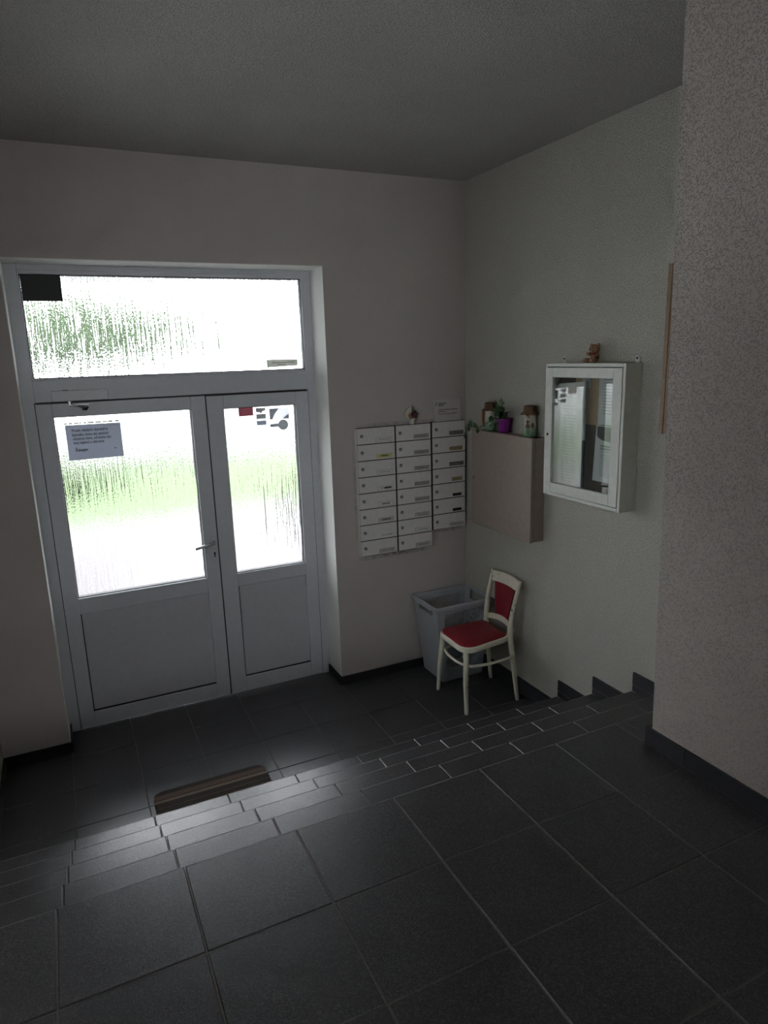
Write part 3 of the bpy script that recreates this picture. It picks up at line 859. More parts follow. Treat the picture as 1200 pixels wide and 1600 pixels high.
# little fan vase with flowers
vx, vy, vz = -0.432, -0.019, MZT + .001
n = thing('flower_vase', (vx, vy, vz), 'cream fan-shaped mini vase with flowers on the middle mailbox column', 'vase')
v = MB(); fan = []
for k in range(19):
    a = math.radians(-25 + 230 * k / 18); rr = .050 * (1 + .035 * math.cos(k * math.pi))
    fan.append((rr * math.cos(a), .066 + rr * .95 * math.sin(a)))
v.prism(fan + [(-.019, .026), (-.013, .0), (.013, .0), (.019, .026)], (vx, vy + .004, vz), X, Z, (0, .010, 0))
v.lathe([(.016, 0), (.014, .004), (.013, .012), (.022, .036), (.024, .040)], (vx, vy, vz), 16)
v.build('vase_body', M['porcelain'], n, True)
def flower(c, r, mat, nm):
    f = MB()
    for k in range(6):
        a = k * math.pi / 3; d = Vector((math.cos(a), -.25, math.sin(a)))
        f.ell(Vector(c) + d * r * .62, (r * .45, r * .22, r * .45), 8, 5)
    f.ell(Vector(c) + Vector((0, -r * .3, 0)), (r * .3, r * .3, r * .3), 8, 5)
    f.build(nm, mat, n, True)
flower((vx + .010, vy - .012, vz + .066), .026, M['petal_purple'], 'purple_flower')
flower((vx - .019, vy - .010, vz + .060), .015, M['petal_orange'], 'orange_flower')
flower((vx + .030, vy - .010, vz + .048), .013, M['petal_cream'], 'cream_flower')
f = MB()
f.leaf((vx + .001, vy - .01, vz + .08), (0, 0, 1), .045, .014, (0, -1, 0), 0.05)
f.leaf((vx + .004, vy - .01, vz + .082), (1, -.2, .35), .034, .012)
f.leaf((vx + .012, vy - .012, vz + .082), (1, -.1, -.3), .045, .009)
f.leaf((vx + .016, vy - .014, vz + .044), (1, -.3, -.3), .022, .010); f.leaf((vx - .012, vy - .014, vz + .046), (-.5, -.5, -.3), .020, .010)
f.build('leaves', M['leaf'], n)

# ------------------------------------------------------------------ brown metal cabinet on the right-hand wall
n = thing('meter_cabinet', (0, -0.565, 1.10), 'brown metal cabinet mounted on the wall near the corner', 'cabinet')
MB().box((-0.080, -0.882, 1.103), (-0.001, -0.242, 1.731), .002).build('body', M['brownbox'], n)
d = MB().box((-0.104, -0.885, 1.100), (-0.083, -0.240, 1.735), .0025).build('door', M['brownbox'], n)
MB().lathe([(.006, 0), (.006, .002)], (-0.104, -0.268, 1.415), 10, (-1, 0, 0)).build('lock', M['black'], d)
MB().box((-.083, -.879, 1.107), (-.079, -.246, 1.728)).build('door_seal', M['gasket'], n)

# ------------------------------------------------------------------ jars and plant on the brown cabinet
TOPZ = 1.7353
def jar(y, x, r, h, name, label, front):
    t = thing(name, (x, y, TOPZ), label, 'jar')
    MB().lathe([(r * .92, 0), (r, .004), (r * .98, h * .35), (r * .92, h * .6), (r * .80, h * .74), (r * .62, h * .82), (r * .62, h * .9)], (x, y, TOPZ), 24).build('jar_body', M['jar'], t, True)
    def wob(j, a): return (0, .06 * math.sin(9 * a), .16 * math.sin(7 * a + 1) + .10 * math.sin(4 * a))[min(j, 2)] if j < 3 else 0
    c = MB()
    def wv(j, a): return (.18 * math.sin(7 * a + 1) + .1 * math.sin(4 * a), .10 * math.sin(7 * a + 1), .02 * math.sin(9 * a), 0, 0, 0, 0)[j]
    c.lathe([(r * 1.32, h * .70), (r * 1.12, h * .78), (r * .98, h * .84), (r * 1.02, h * .93), (r * .92, h * .985), (r * .5, h * 1.0)], (x, y, TOPZ), 28, wob=wv)
    c.build('cloth_cover', M['hessian'], t, True)
    return t
def on_jar(t, x, y, r, ang, z, sx, sz, mat, nm, rz=0):
    """a dab of raised paint on the jar's side: ang is the compass direction it faces"""
    d = Vector((math.cos(ang), math.sin(ang), 0)); s = Vector((-math.sin(ang), math.cos(ang), 0))
    R = Matrix((d, s, Vector((0, 0, 1)))).transposed() @ Matrix.Rotation(rz, 3, 'X')
    MB().ell(Vector((x, y, z)) + d * r, (.0022, sx, sz), 10, 6, R).build(nm, mat, t, True)
CA = math.radians(235)     # towards the camera
t = jar(-0.372, -0.048, .034, .180, 'decorated_jar', 'green painted jar with brown cloth cap, between corner and plant pot', 0)
on_jar(t, -.048, -.372, .033, CA + .2, TOPZ + .075, .016, .020, M['green_paint'], 'painted_patch')
on_jar(t, -.048, -.372, .0335, CA + .75, TOPZ + .065, .010, .014, M['bow'], 'painted_patch')
on_jar(t, -.048, -.372, .0335, CA + .1, TOPZ + .032, .006, .007, M['green_paint'], 'painted_patch')
q = MB()
q.tube([(-.048 - .030, -.372 + .022, TOPZ + .135), (-.086, -.352, TOPZ + .10), (-.084, -.350, TOPZ + .06), (-.080, -.349, TOPZ + .025)], [.010, .012, .009, .006], 8, flat=.4)
q.build('hanging_ribbon', plain('rust_ribbon', (0.30, 0.11, 0.06), 0.8), t, True)
t = jar(-0.792, -0.050, .0375, .183, 'decorated_jar', 'green painted jar with a girl figure, beside the white notice cabinet', 1)
jx, jy, jr = -.050, -.792, .0365
FA = CA - .42
on_jar(t, jx, jy, jr * .93, FA, TOPZ + .118, .013, .014, M['brown_paint'], 'painted_hair')
on_jar(t, jx, jy, jr * .95 + .001, FA, TOPZ + .113, .0085, .010, M['skin_paint'], 'painted_face')
on_jar(t, jx, jy, jr * .97, FA, TOPZ + .086, .010, .013, M['brown_paint'], 'painted_bodice')
on_jar(t, jx, jy, jr * .985, FA + .02, TOPZ + .062, .015, .015, M['brown_paint'], 'painted_skirt')
on_jar(t, jx, jy, jr, FA - .13, TOPZ + .030, .0035, .018, M['green_paint'], 'painted_leg'); on_jar(t, jx, jy, jr, FA + .16, TOPZ + .030, .0035, .018, M['green_paint'], 'painted_leg')
on_jar(t, jx, jy, jr * .97, FA + .45, TOPZ + .090, .010, .003, M['skin_paint'], 'painted_arm', .5)
for k in range(4):
    on_jar(t, jx, jy, jr * .97, FA + .85 + .14 * math.cos(k * 1.6), TOPZ + .066 + .010 * math.sin(k * 1.6), .008, .007, M['brown_paint'], 'painted_flower')

n = thing('potted_plant', (-0.052, -0.535, TOPZ), 'leafy plant in a purple pot between the two painted jars', 'plant')
px, py = -0.052, -0.535
MB().lathe([(.033, 0), (.036, .002), (.052, .080), (.055, .082), (.055, .088), (.050, .088), (.048, .078)], (px, py, TOPZ), 24).build('pot', M['pot'], n, True)
MB().lathe([(.0475, .070), (.040, .078), (.02, .081), (.001, .082)], (px, py, TOPZ), 18).build('soil', M['soil'], n, True)
s = MB()
P0 = Vector((px, py, TOPZ + .078))
stems = [[P0, P0 + Vector((-.01, .004, .05)), P0 + Vector((-.014, .006, .094))],
         [P0, P0 + Vector((-.018, .02, .03)), P0 + Vector((-.03, .055, .052))],
         [P0, P0 + Vector((-.01, -.02, .03)), P0 + Vector((-.02, -.05, .045))],
         [P0, P0 + Vector((-.03, .05, .012)), P0 + Vector((-.045, .11, -.02)), Vector((-.112, -.33, TOPZ + .012)), Vector((-.125, -.275, TOPZ + .024)), Vector((-.128, -.245, TOPZ + .018)), Vector((-.128, -.218, TOPZ - .01))],
         [P0, P0 + Vector((-.045, -.004, .008)), P0 + Vector((-.062, -.005, -.03)), P0 + Vector((-.055, -.003, -.055))]]
for a in stems: s.tube(a, [.0028] * (len(a) - 1) + [.0016], 6)
s.build('stems', M['stem'], n, True)
UPS = ((-.5, -.75, .45), (-.8, -.2, .6), (-.2, -.8, .7))
def lv(b, d, l, wd, dr=.2): MB().leaf(b, d, l * 1.15, wd * 1.45, UPS[len(UPS) - 1 - (hash((round(l, 3), round(wd, 3), round(dr, 2))) % 3)], dr).build('leaf', M['leaf'], n)
B = stems[0]
lv(B[2], (-.1, .1, 1), .036, .020, .05); lv(B[2], (-.1, -1, .6), .028, .013); lv(B[1], (-.4, 1, .8), .040, .022); lv(B[1], (-.4, -1, .7), .036, .022); lv(B[1], (-1, .2, .3), .036, .022)
lv(B[1] + Vector((0, 0, .022)), (-.6, .8, .2), .030, .020); lv(B[1] + Vector((0, 0, .022)), (-.5, -.9, .2), .032, .020); lv(B[1] + Vector((0, 0, -.02)), (-.8, -.6, .2), .04, .024)
lv(stems[1][2], (-.2, .6, 1), .026, .014); lv(stems[1][1], (-.6, .8, .1), .030, .016)
lv(stems[2][2], (-.2, -1, .35), .052, .026, .1); lv(stems[2][1], (-.7, -.7, .4), .036, .022); lv(stems[2][1], (-.3, -1, -.2), .03, .02)
lv(P0 + Vector((0, .045, .03)), (-.15, .35, 1), .085, .016, .05)
lv(stems[4][1], (-.6, .4, -.5), .05, .022, .1); lv(stems[4][2], (-.2, -.4, -1), .034, .018, .0)
for k in range(9):
    a = random.uniform(2.2, 5.6)
    lv(P0 + Vector((-.012, random.uniform(-.02, .02), .012 + .007 * k)), (math.cos(a), math.sin(a), random.uniform(.1, .7)), .034, .018, .15)
E5 = stems[3]
lv(E5[3], (-.4, .6, .8), .045, .018); lv(E5[4], (-.1, .3, 1), .038, .018, .05); lv(E5[4], (-.2, 1, .25), .045, .018); lv(E5[4], (-.5, -.8, .1), .032, .018)
lv(E5[5], (-.3, 1, -.2), .036, .014); lv(E5[6], (-.1, .35, -1), .050, .014, -.1); lv(E5[5], (-.3, -.4, -.8), .030, .018); lv(E5[3], (-.3, -.2, -1), .03, .016, 0)

# ------------------------------------------------------------------ white notice cabinet
CY0, CY1, CZ0, CZ1, CX = -1.592, -0.997, 1.430, 2.161, -0.105
n = thing('notice_cabinet', (0, (CY0 + CY1) / 2, CZ0), 'white wooden wall cabinet with a glass door holding notices', 'cabinet')
c = MB(); th = .018
c.box((CX, CY0, CZ0), (-.002, CY0 + th, CZ1), .002); c.box((CX, CY1 - th, CZ0), (-.002, CY1, CZ1), .002)
c.box((CX, CY0 + th, CZ0), (-.002, CY1 - th, CZ0 + th), .002); c.box((CX, CY0 + th, CZ1 - th), (-.002, CY1 - th, CZ1), .002)
c.build('carcass', M['cab'], n)
MB().box((-.012, CY0 + th, CZ0 + th), (-.004, CY1 - th, CZ1 - th)).build('back_board', M['cork'], n)
dy0, dy1, dz0, dz1 = CY0 + th + .003, CY1 - th - .003, CZ0 + th + .004, CZ1 - th - .004
gy0, gy1, gz0, gz1 = dy0 + .058, dy1 - .054, dz0 + .056, dz1 - .052
d = MB()
X0d, X1d = CX - .002, CX + .018
def ajar(mb):      # the door stands open by a degree at its lock side
    mb.v = [(p[0] - (p[1] - dy0) * .021, p[1], p[2]) for p in mb.v]; return mb
d.box((X0d, dy0, dz0), (X1d, gy0, dz1), .002); d.box((X0d, gy1, dz0), (X1d, dy1, dz1), .002); d.box((X0d, gy0, gz1), (X1d, gy1, dz1), .002); d.box((X0d, gy0, dz0), (X1d, gy1, gz0), .002)
dd = ajar(d).build('door_frame', M['cab'], n)
ajar(MB().box((X0d + .009, gy0 - .004, gz0 - .004), (X0d + .0125, gy1 + .004, gz1 + .004))).build('glass_pane', M['glass'], dd)
MB().lathe([(.008, 0), (.008, .002), (.005, .003)], (X0d - .0115, dy1 - .024, (CZ0 + CZ1) / 2 - .02), 12, (-1, 0, 0)).build('lock', M['darkmetal'], dd)
for z in (CZ0 + .14, CZ1 - .14):
    MB().tube([(X0d - .001, dy0 - .002, z - .03), (X0d - .001, dy0 - .002, z + .03)], .0035, 8).build('hinge', M['cab'], n)
for y in (CY1 - .035, CY0 + .03):
    b = MB().prism([(-.013, -.03), (.013, -.03), (.013, .018), (.008, .028), (-.008, .028), (-.013, .018)], (-.006, y, CZ1 + .006), (0, 1, 0), Z, (.004, 0, 0)).build('hanging_bracket', M['cab'], n)
    MB().lathe([(.006, 0), (.006, .003)], (-.006, y, CZ1 + .022), 10, (-1, 0, 0)).build('screw', M['black'], b)
# papers inside
IX = -.013
tag(MB().box((IX - .0015, -1.345, 1.838), (IX, -1.14, CZ1 - th - .004)).build('tan_sheet', M['tan'], loc=(IX, -1.24, 1.98)), 'tan card pinned on the backboard in the notice cabinet', 'card')
n = thing('plastic_folder', (-.05, -1.13, 1.46), 'crumpled clear sleeve of white papers behind the cabinet glass', 'folder')
cr = MB(); NU, NV = 18, 14; random.seed(5)
f0 = [[Vector((-.052 + .006 * math.sin(u * 1.3 + v * .5) * (1 - u / NU * .5) + random.uniform(-.002, .002), -1.012 - .235 * u / NU, 1.452 + (.595 + .018 * u / NU) * v / NV)) for u in range(NU + 1)] for v in range(NV + 1)]
vs = [p for r in f0 for p in r]; fs = []
for v in range(NV):
    for u in range(NU):
        a = v * (NU + 1) + u; fs.append((a, a + 1, a + NU + 2, a + NU + 1))
nb = len(vs); vs2 = vs + [p + Vector((.008, 0, 0)) for p in vs]; fs2 = fs + [tuple(i + nb for i in f[::-1]) for f in fs]
cr.add(vs2, fs2); cr.build('sleeve', M['paper'], n, True)
q = MB()
for k in range(26):
    zz = 1.52 + k * .0165
    q.box((-.0625, -1.10 - .0 * k, zz), (-.0617, -1.10 - random.uniform(.08, .12), zz + .0022))
q.build('print', M['plate_lite'], n)
MB().box((-.050, -1.2475, 1.452), (-.040, -1.256, 2.07)).build('edge_strip', M['bluepaper'], n)
MB().box((-.052, -1.2475, 1.452), (-.042, -1.264, 1.755)).build('binder_spine', M['ink'], n)
tag(MB().box((-.022, -1.262, 2.03), (-.020, -1.20, 2.125)).build('blue_slip', M['bluepaper'], loc=(-.021, -1.23, 2.07)), 'pale blue slip at the top inside the notice cabinet', 'paper')
n = thing('upper_leaflet', (-.03, -1.42, 1.845), 'grey-white printed sheet above the dark-headed leaflet in the cabinet', 'leaflet')
MB().box((-.0285, -1.535, 1.846), (-.027, -1.335, 2.115)).build('sheet', M['greypaper'], n)
q = MB()
for k in range(13): q.box((-.0292, -1.365, 2.09 - k * .0155), (-.0284, -1.365 - (.14 if k % 3 else .10), 2.093 - k * .0155))
q.build('print', M['inkgrey'], n)
n = thing('lower_leaflet', (-.034, -1.42, 1.55), 'white leaflet with a dark rounded header in the cabinet', 'leaflet')
MB().prism([(-1.316, 1.548), (-1.333, 1.842), (-1.54, 1.842), (-1.525, 1.548)], (-.034, 0, 0), (0, 1, 0), Z, (.0015, 0, 0)).build('sheet', M['greypaper'], n)
arc = [(-1.34, 1.838), (-1.535, 1.838)] + [(-1.438 + .098 * math.cos(a), 1.812 - .030 - .030 * math.sin(a) + .01) for a in [math.radians(180 - 180 * k / 14) for k in range(15)]]
MB().prism(arc, (-.0345, 0, 0), (0, 1, 0), Z, (.0004, 0, 0)).build('header', M['ink'], n)
q = MB()
for k, (z, l, hh) in enumerate(((1.733, .11, .009), (1.718, .12, .010), (1.706, .13, .003))): 
    xx = 0
    while xx < l: q.box((-.0346, -1.368 - xx, z), (-.0341, -1.368 - xx - .007, z + hh)); xx += .0085
for k in range(13): q.box((-.0346, -1.365, 1.69 - k * .0095), (-.0341, -1.365 - .12 - .02 * (k % 3 == 0), 1.6925 - k * .0095))
q.build('print', M['inkgrey'], n)

# ------------------------------------------------------------------ teddy bear on the notice cabinet
bx, by, bz = -.050, -1.318, CZ1 + .001
n = thing('teddy_bear', (bx, by, bz), 'small brown teddy bear sitting on top of the notice cabinet', 'toy')
def rz(a): return Matrix.Rotation(a, 3, 'Z')
FD = Vector((-.999, -.04, 0)).normalized(); SD = Vector((.04, -.999, 0)).normalized()       # facing direction, its side
def P(f, s, u): return Vector((bx, by, bz)) + FD * f + SD * s + Vector((0, 0, u))
RB = Matrix((FD, SD, Vector((0, 0, 1)))).transposed()
body = MB().ell(P(0, 0, .027), (.021, .023, .028), 16, 10, RB)
body.ell(P(.005, 0, .069), (.024, .027, .0235), 16, 10, RB)
body.ell(P(.002, .024, .087), (.006, .010, .010), 10, 6, RB); body.ell(P(.002, -.024, .087), (.006, .010, .010), 10, 6, RB)
body.tube([P(0, .018, .042), P(.012, .027, .034), P(.024, .024, .028)], [.009, .009, .0085], 10); body.tube([P(0, -.018, .042), P(.016, -.026, .044), P(.030, -.020, .047)], [.009, .009, .0085], 10)
body.tube([P(.004, .014, .013), P(.024, .020, .012), P(.042, .024, .0125)], [.012, .012, .0115], 10); body.tube([P(.004, -.014, .013), P(.024, -.020, .012), P(.042, -.024, .0125)], [.012, .012, .0115], 10)
body.build('body', M['fur'], n, True)
MB().ell(P(.026, 0, .063), (.011, .013, .010), 12, 8, RB).build('muzzle', M['furlight'], n, True)
MB().ell(P(.0365, 0, .0670), (.003, .0045, .0035), 8, 5, RB).build('nose', M['black'], n, True)
for s_ in (-.010, .010): MB().ell(P(.0265, s_, .0765), (.0025, .003, .003), 8, 5, RB).build('eye', M['black'], n, True)
for s_ in (-.024, .024): MB().ell(P(.0525, s_, .0125), (.0025, .009, .0095), 10, 6, RB).build('foot_pad', M['furlight'], n, True)
q = MB().ell(P(.024, .011, .044), (.005, .011, .007), 10, 6, RB).ell(P(.024, -.011, .044), (.005, .011, .007), 10, 6, RB).ell(P(.027, 0, .045), (.004, .004, .004), 8, 5, RB); q.build('bow', M['bow'], n, True)

# ------------------------------------------------------------------ framed board at the edge of the projecting wall
n = thing('wooden_board', (0, -2.05, 1.84), 'flat wooden board on the wall, half hidden by the projecting wall', 'board')
MB().box((-.020, -2.34, 1.838), (-.001, -1.745, 2.590), .002).build('panel', M['wood'], n)
MB().box((-.024, -1.757, 1.836), (-.001, -1.734, 2.592), .002).build('edge_strip', M['wood'], n)

# ------------------------------------------------------------------ laundry basket
n = thing('laundry_basket', (-.23, -.2, 0), 'grey plastic laundry basket with lattice sides in the corner behind the chair', 'basket')
BB = (-.385, -.065, -.312, -.045); BT = (-.462, -.030, -.372, -.045); BH = .575
def bpt(u, v, h):     # u along x, v along y (0..1), h height fraction
    x0 = BB[0] + (BT[0] - BB[0]) * h; x1 = BB[1] + (BT[1] - BB[1]) * h; y0 = BB[2] + (BT[2] - BB[2]) * h; y1 = BB[3] + (BT[3] - BB[3]) * h
    return Vector((x0 + (x1 - x0) * u, y0 + (y1 - y0) * v, h * BH + .002))
def wall_patch(mb, fix, u0, u1, h0, h1, t=.011):
    """a piece of basket wall; fix = 'f','b' (front/back) or 'l','r'"""
    def pt(u, h, inn):
        if fix == 'f': return bpt(u, inn, h)
        if fix == 'b': return bpt(u, 1 - inn, h)
        if fix == 'l': return bpt(inn, u, h)
        return bpt(1 - inn, u, h)
    mb.hexa([pt(u0, h0, 0), pt(u1, h0, 0), pt(u1, h0, t), pt(u0, h0, t), pt(u0, h1, 0), pt(u1, h1, 0), pt(u1, h1, t), pt(u0, h1, t)])
b = MB()
for fx in ('f', 'b'):
    wall_patch(b, fx, 0, 1, 0, .17); wall_patch(b, fx, 0, .13, .17, .91); wall_patch(b, fx, .87, 1, .17, .91); wall_patch(b, fx, 0, 1, .91, .97); wall_patch(b, fx, .13, .87, .48, .53)
for fx in ('l', 'r'):
    wall_patch(b, fx, 0, 1, 0, .86); wall_patch(b, fx, 0, .2, .86, .97); wall_patch(b, fx, .8, 1, .86, .97)
b.hexa([bpt(0, 0, 0), bpt(1, 0, 0), bpt(1, 1, 0), bpt(0, 1, 0), bpt(0, 0, .012), bpt(1, 0, .012), bpt(1, 1, .012), bpt(0, 1, .012)])
b.build('basket_body', M['basket'], n)
r = MB()
ov = .014
def rimbox(a, b_): r.box(a, b_, .006)
zt0, zt1 = BH * .955, BH + .004
rimbox((BT[0] - ov, BT[2] - ov, zt0), (BT[1] + ov * .9, BT[2] + .006, zt1)); rimbox((BT[0] - ov, BT[3] - .006, zt0), (BT[1] + ov * .9, BT[3] + ov, zt1))
rimbox((BT[0] - ov, BT[2] - ov, zt0 + .006), (BT[0] + .006, BT[3] + ov, zt1)); rimbox((BT[1] - .006, BT[2] - ov, zt0 + .006), (BT[1] + ov * .9, BT[3] + ov, zt1))
r.build('rim', M['basket'], n)
for side in (BT[0] - ov - .002, BT[1] + .002):
    MB().box((side, BT[2] + .05, zt0 - .006), (side + ov, BT[3] - .05, zt1 + .004), .006).build('handle', M['basket'], n)
for fx in ('f', 'b'):
    l = MB()
    for (h0, h1) in ((.17, .48), (.53, .91)):
        hh = (h1 - h0); wd = .74
        step = .075; aspect = .37 * wd / (BH * hh) # width per height
        k = -12
        slope = 1.0
        hgt = BH * hh; wid = .38 * wd
        s0 = -hgt
        while s0 < wid:
            for sg in (0, 1):
                a0, a1 = s0, s0 + hgt
                c0, c1 = max(a0, 0), min(a1, wid)
                if c1 - c0 > .004:
                    t0, t1 = (c0 - a0) / hgt, (c1 - a0) / hgt
                    u0, u1 = .13 + wd * c0 / wid, .13 + wd * c1 / wid
                    if sg: t0, t1 = 1 - t0, 1 - t1
                    H0, H1 = h0 + hh * t0, h0 + hh * t1
                    du = .0062
                    def pt(u, h, inn): return bpt(u, inn, h) if fx == 'f' else bpt(u, 1 - inn, h)
                    l.hexa([pt(u0 - du, H0, .002), pt(u0 + du, H0, .002), pt(u0 + du, H0, .011), pt(u0 - du, H0, .011), pt(u1 - du, H1, .002), pt(u1 + du, H1, .002), pt(u1 + du, H1, .011), pt(u1 - du, H1, .011)])
            s0 += .046
    l.build('lattice', M['basket'], n, kind='stuff')

# ------------------------------------------------------------------ chair
n = thing('wooden_chair', (-.27, -.56, 0), 'chipped cream wooden chair with red vinyl seat and back pad', 'chair')
CR = M['cream']
LEG = [[(-.470, -.751, 0), (-.467, -.738, .2), (-.452, -.722, .425)], [(-.462, -.381, 0), (-.455, -.395, .2), (-.440, -.416, .425)]]
for a in LEG: MB().tube(a, [.0125, .0165, .0195], 14).build('front_leg', CR, n, True)
post = [[(-.080, -.752, 0), (-.098, -.735, .22), (-.116, -.722, .40), (-.119, -.721, .50), (-.098, -.727, .64), (-.060, -.739, .812)],
        [(-.052, -.406, 0), (-.082, -.418, .22), (-.104, -.427, .40), (-.108, -.430, .50), (-.092, -.430, .64), (-.055, -.430, .806)]]
def smooth(path, k=4):
    P_ = [Vector(p) for p in path]; out = []
    for i in range(len(P_) - 1):
        p0, p1, p2, p3 = P_[max(i - 1, 0)], P_[i], P_[i + 1], P_[min(i + 2, len(P_) - 1)]
        for j in range(k):
            t = j / k
            out.append(.5 * ((2 * p1) + (p2 - p0) * t + (2 * p0 - 5 * p1 + 4 * p2 - p3) * t * t + (3 * p1 - p0 - 3 * p2 + p3) * t ** 3))
    return out + [P_[-1]]
for a in post:
    pp = smooth(a); m = len(pp)
    MB().tube(pp, [.0115 + .0085 * math.sin(math.pi * min(1, (i / (m - 1)) * 1.05)) ** .7 for i in range(m)], 12, flat=.85).build('back_post', CR, n, True)
# seat rim and cushion
def seat_outline(ins):
    pts = [(-.495 + ins, -.775 + ins, .11), (-.120 - ins, -.722 + ins, .05), (-.108 - ins, -.412 - ins, .05), (-.480 + ins, -.385 - ins, .11)]
    out = []
    for i, (x, y, rr) in enumerate(pts):
        p = Vector((x, y)); a = Vector(pts[i - 1][:2]); c_ = Vector(pts[(i + 1) % 4][:2])
        d1 = (a - p).normalized(); d2 = (c_ - p).normalized(); rr = max(.02, rr - ins * .5)
        s_, e_ = p + d1 * rr, p + d2 * rr
        for k in range(9):
            t = k / 8; out.append((s_ * (1 - t) ** 2 + p * 2 * t * (1 - t) + e_ * t * t))
    return out
def loops(mb, rings, cap_top=True):
    k = len(rings[0]); vs = [p for r_ in rings for p in r_]; fs = []
    for j in range(len(rings) - 1):
        for i in range(k): fs.append((j * k + i, j * k + (i + 1) % k, (j + 1) * k + (i + 1) % k, (j + 1) * k + i))
    fs.append(tuple(range(k))[::-1]); fs.append(tuple(range((len(rings) - 1) * k, len(rings) * k)))
    return mb.add(vs, fs)
def ring(ins, z): return [(p.x, p.y, z) for p in seat_outline(ins)]
loops(MB(), [ring(.010, .408), ring(.002, .412), ring(0, .420), ring(0, .440), ring(.003, .446), ring(.012, .448)]).build('seat_frame', CR, n, True)
loops(MB(), [ring(.010, .444), ring(.009, .450), ring(.016, .457), ring(.04, .463), ring(.08, .467), ring(.12, .468)]).build('seat_cushion', M['red'], n, True)
# bentwood hoop stretcher
hp = [(-.100, -.742, .312), (-.20, -.747, .305), (-.33, -.742, .303), (-.415, -.722, .303), (-.452, -.665, .304), (-.462, -.57, .306), (-.452, -.48, .308), (-.425, -.425, .311), (-.33, -.408, .314), (-.2, -.408, .316), (-.092, -.414, .318)]
MB().tube(smooth(hp), .0095, 10).build('hoop_stretcher', CR, n, True)
# back rails and pad
def rail(z0, z1, sag, y_in, bow, t=.016):
    a, b_ = [], []
    N = 10; vs = []
    r_ = MB(); rows = []
    for i in range(N + 1):
        t_ = i / N; s_ = math.sin(math.pi * t_)
        rows.append((t_, s_))
    def X_at(z):   # post line: back leans away with height
        return -.112 + (z - .45) * .155
    vs = []
    for t_, s_ in rows:
        y = -.733 + (.733 - .424) * t_
        for (z, dx) in ((z0 + sag * s_, 0), (z0 + sag * s_, t), (z1 + y_in * s_, t), (z1 + y_in * s_, 0)):
            vs.append((X_at(z) + bow * s_ + dx - .008, y, z))
    fs = []
    for i in range(N):
        for k in range(4): fs.append((i * 4 + k, i * 4 + (k + 1) % 4, (i + 1) * 4 + (k + 1) % 4, (i + 1) * 4 + k))
    fs.append((0, 1, 2, 3)); fs.append(tuple(N * 4 + k for k in (3, 2, 1, 0)))
    return r_.add(vs, fs)
rail(.735, .800, .004, .010, .021).build('top_rail', CR, n, True)
rail(.470, .502, .022, .026, .021).build('lower_rail', CR, n, True)
pv = []; N = 6
for j in range(2):
    for i in range(N + 1):
        for (z, hw) in ((.512, .066), (.745, .108)):
            t_ = i / N; y = -.571 + hw * (2 * t_ - 1)
            s_ = math.sin(math.pi * (y + .733) / .309)
            pv.append((-.112 + (z - .45) * .155 + .021 * s_ - .006 + (.010 if j else .0025), y, z))
fs = []; k2 = 2 * (N + 1)
for i in range(N):
    a = i * 2
    fs.append((a, a + 2, a + 3, a + 1)); fs.append((k2 + a + 1, k2 + a + 3, k2 + a + 2, k2 + a)); fs.append((a, k2 + a, k2 + a + 2, a + 2)); fs.append((a + 1, a + 3, k2 + a + 3, k2 + a + 1))
fs.append((0, 1, k2 + 1, k2)); a = N * 2; fs.append((a, k2 + a, k2 + a + 1, a + 1))
MB().add(pv, fs).build('back_pad', M['red'], n, True)

# ------------------------------------------------------------------ doormat
pts = []
mx0, mx1, my0, my1, rr = -2.368, -1.770, -1.045, -.668, .055
for (cx, cyy, a0) in ((mx1 - rr, my1 - rr, 0), (mx0 + rr, my1 - rr, 90), (mx0 + rr, my0 + rr, 180), (mx1 - rr, my0 + rr, 270)):
    for k in range(7):
        a = math.radians(a0 + 15 * k); pts.append((cx + rr * math.cos(a), cyy + rr * math.sin(a)))
tag(MB().prism(pts, (0, 0, .0012), X, (0, 1, 0), (0, 0, .008)).build('doormat', M['coir'], loc=((mx0 + mx1) / 2, (my0 + my1) / 2, .001)), 'brown striped doormat with rounded corners at the foot of the steps', 'doormat')

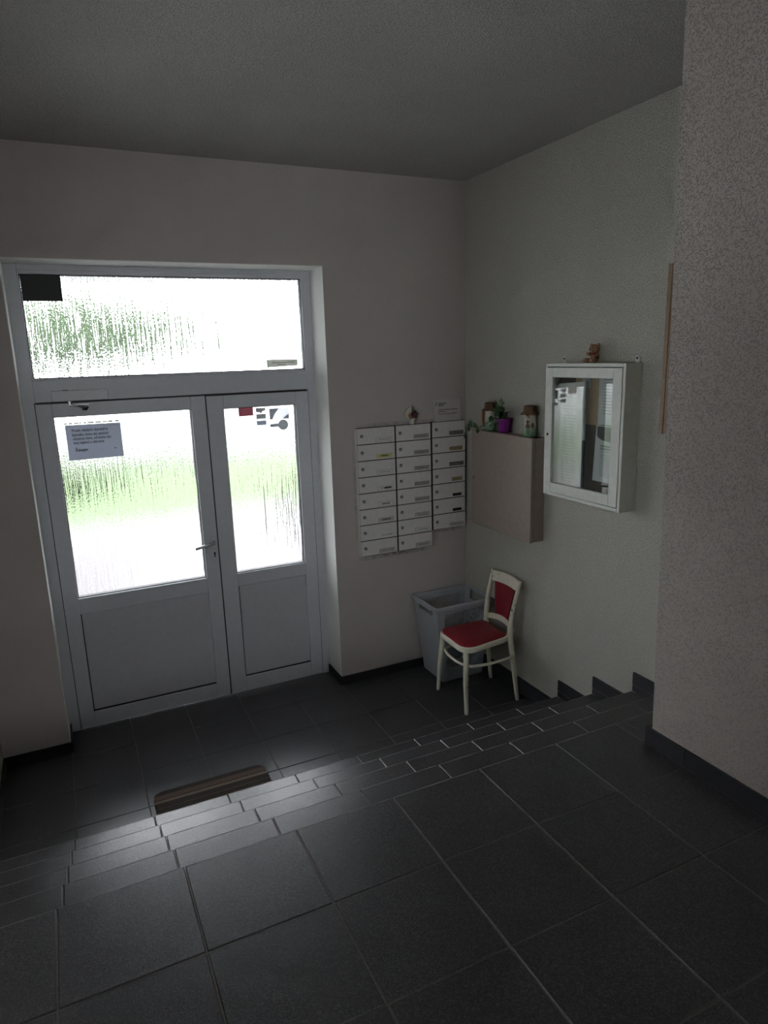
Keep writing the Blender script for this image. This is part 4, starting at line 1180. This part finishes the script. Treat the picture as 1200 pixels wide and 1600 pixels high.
# ------------------------------------------------------------------ outside, seen only through the obscured glass
structure(MB().box((-60, .36, -.30), (60, 6.5, -.06)).build('ground', M['concrete']), 'pale paving in front of the entrance', 'ground')
structure(MB().box((-4.6, 1.9, -.2), (-2.15, 6.5, -.052)).build('path', M['path']), 'grey path crossing the pale paving towards the lawn', 'path')
structure(MB().box((-60, 6.5, -.30), (60, 12, -.04)).build('lawn', M['lawn']), 'green lawn beyond the paving', 'lawn')
structure(MB().box((-60, 12, -.30), (60, 60, -.06)).build('road', M['asphalt']), 'pale road beyond the lawn', 'road')
def tree(x, y, tr_h, rad, n_blob, seed, label):
    random.seed(seed)
    t = thing('tree', (x, y, -.06), label, 'tree')
    MB().tube([(x, y, -.06), (x + .05, y, tr_h * .6), (x, y, tr_h + rad[2])], [.10, .08, .04], 8).build('trunk', M['bark'], t, True)
    c = MB()
    for k in range(n_blob):
        a = random.uniform(0, 6.28); rr_ = math.sqrt(random.random()); zz = random.uniform(-1, 1)
        w_ = math.sqrt(max(0.05, 1 - zz * zz))
        s_ = random.uniform(.28, .5)
        c.ell((x + rad[0] * rr_ * w_ * math.cos(a), y + rad[1] * rr_ * w_ * math.sin(a), tr_h + rad[2] * (1 + zz * .9)), (rad[2] * s_, rad[2] * s_, rad[2] * s_ * .8), 8, 5)
    c.build('crown', M['foliage'], t, True, kind='stuff')
tree(-6.9, 14.6, 1.98, (1.5, 0.9, .96), 200, 3, 'dense green tree beyond the lawn, farthest along from the narrow leaf')
tree(-2.5, 14.8, 1.98, (1.4, 0.9, .98), 230, 2, 'dense green tree beyond the lawn, under the black film square')
tree(-0.1, 17.6, 2.12, (1.3, 0.9, .88), 120, 4, 'thinner green tree beside the dense one, beyond the lawn')
M['shrub'] = plain('grey_green_foliage', (0.075, 0.095, 0.05), 0.85, 0.5, nscale=4)
def shrub(x0, x1, y, hh, n_, seed, label):
    random.seed(seed)
    t_ = thing('shrub', ((x0 + x1) / 2, y, -.06), label, 'shrub')
    m_ = MB()
    for k in range(n_):
        r_ = random.uniform(.12, .24)
        m_.ell((random.uniform(x0, x1), y + random.uniform(-.45, .45), random.uniform(0, hh)), (r_, r_, r_ * .8), 7, 5)
    m_.build('foliage', M['shrub'], t_, True, kind='stuff')
shrub(.45, 2.4, 4.2, .75, 150, 21, 'rounded shrub beside the paving, behind the narrow door leaf')
shrub(-4.6, -2.3, 9.2, .34, 110, 22, 'low grey-green shrub on the lawn, behind the wide door leaf')
hd = thing('hedge', (-2, 12.2, -.06), 'low ragged hedge along the far edge of the lawn', 'hedge')
h_ = MB(); random.seed(9)
for k in range(150):
    xx = -6 + 10 * k / 150 + random.uniform(-.15, .15)
    q_ = random.uniform(.05, .13) * (1.5 if xx < -2 else .9)
    h_.ell((xx, 12.2 + random.uniform(-.2, .2), q_ * .8), (.13, .13, q_), 7, 5)
h_.build('foliage', M['foliage'], hd, True, kind='stuff')
structure(MB().box((-3.5, .36, 2.86), (-.25, 2.1, 3.02), .01).build('canopy', M['upvc']), 'flat white canopy over the outside of the entrance', 'canopy')
structure(MB().box((-14, .36, -.3), (XL - .2, .7, 9)).box((.2, .36, -.3), (9, .7, 9)).box((XL - .2, .36, H), (.2, .7, 9)).build('trim_2', M['concrete']), 'outer face of the building around the entrance', 'wall')
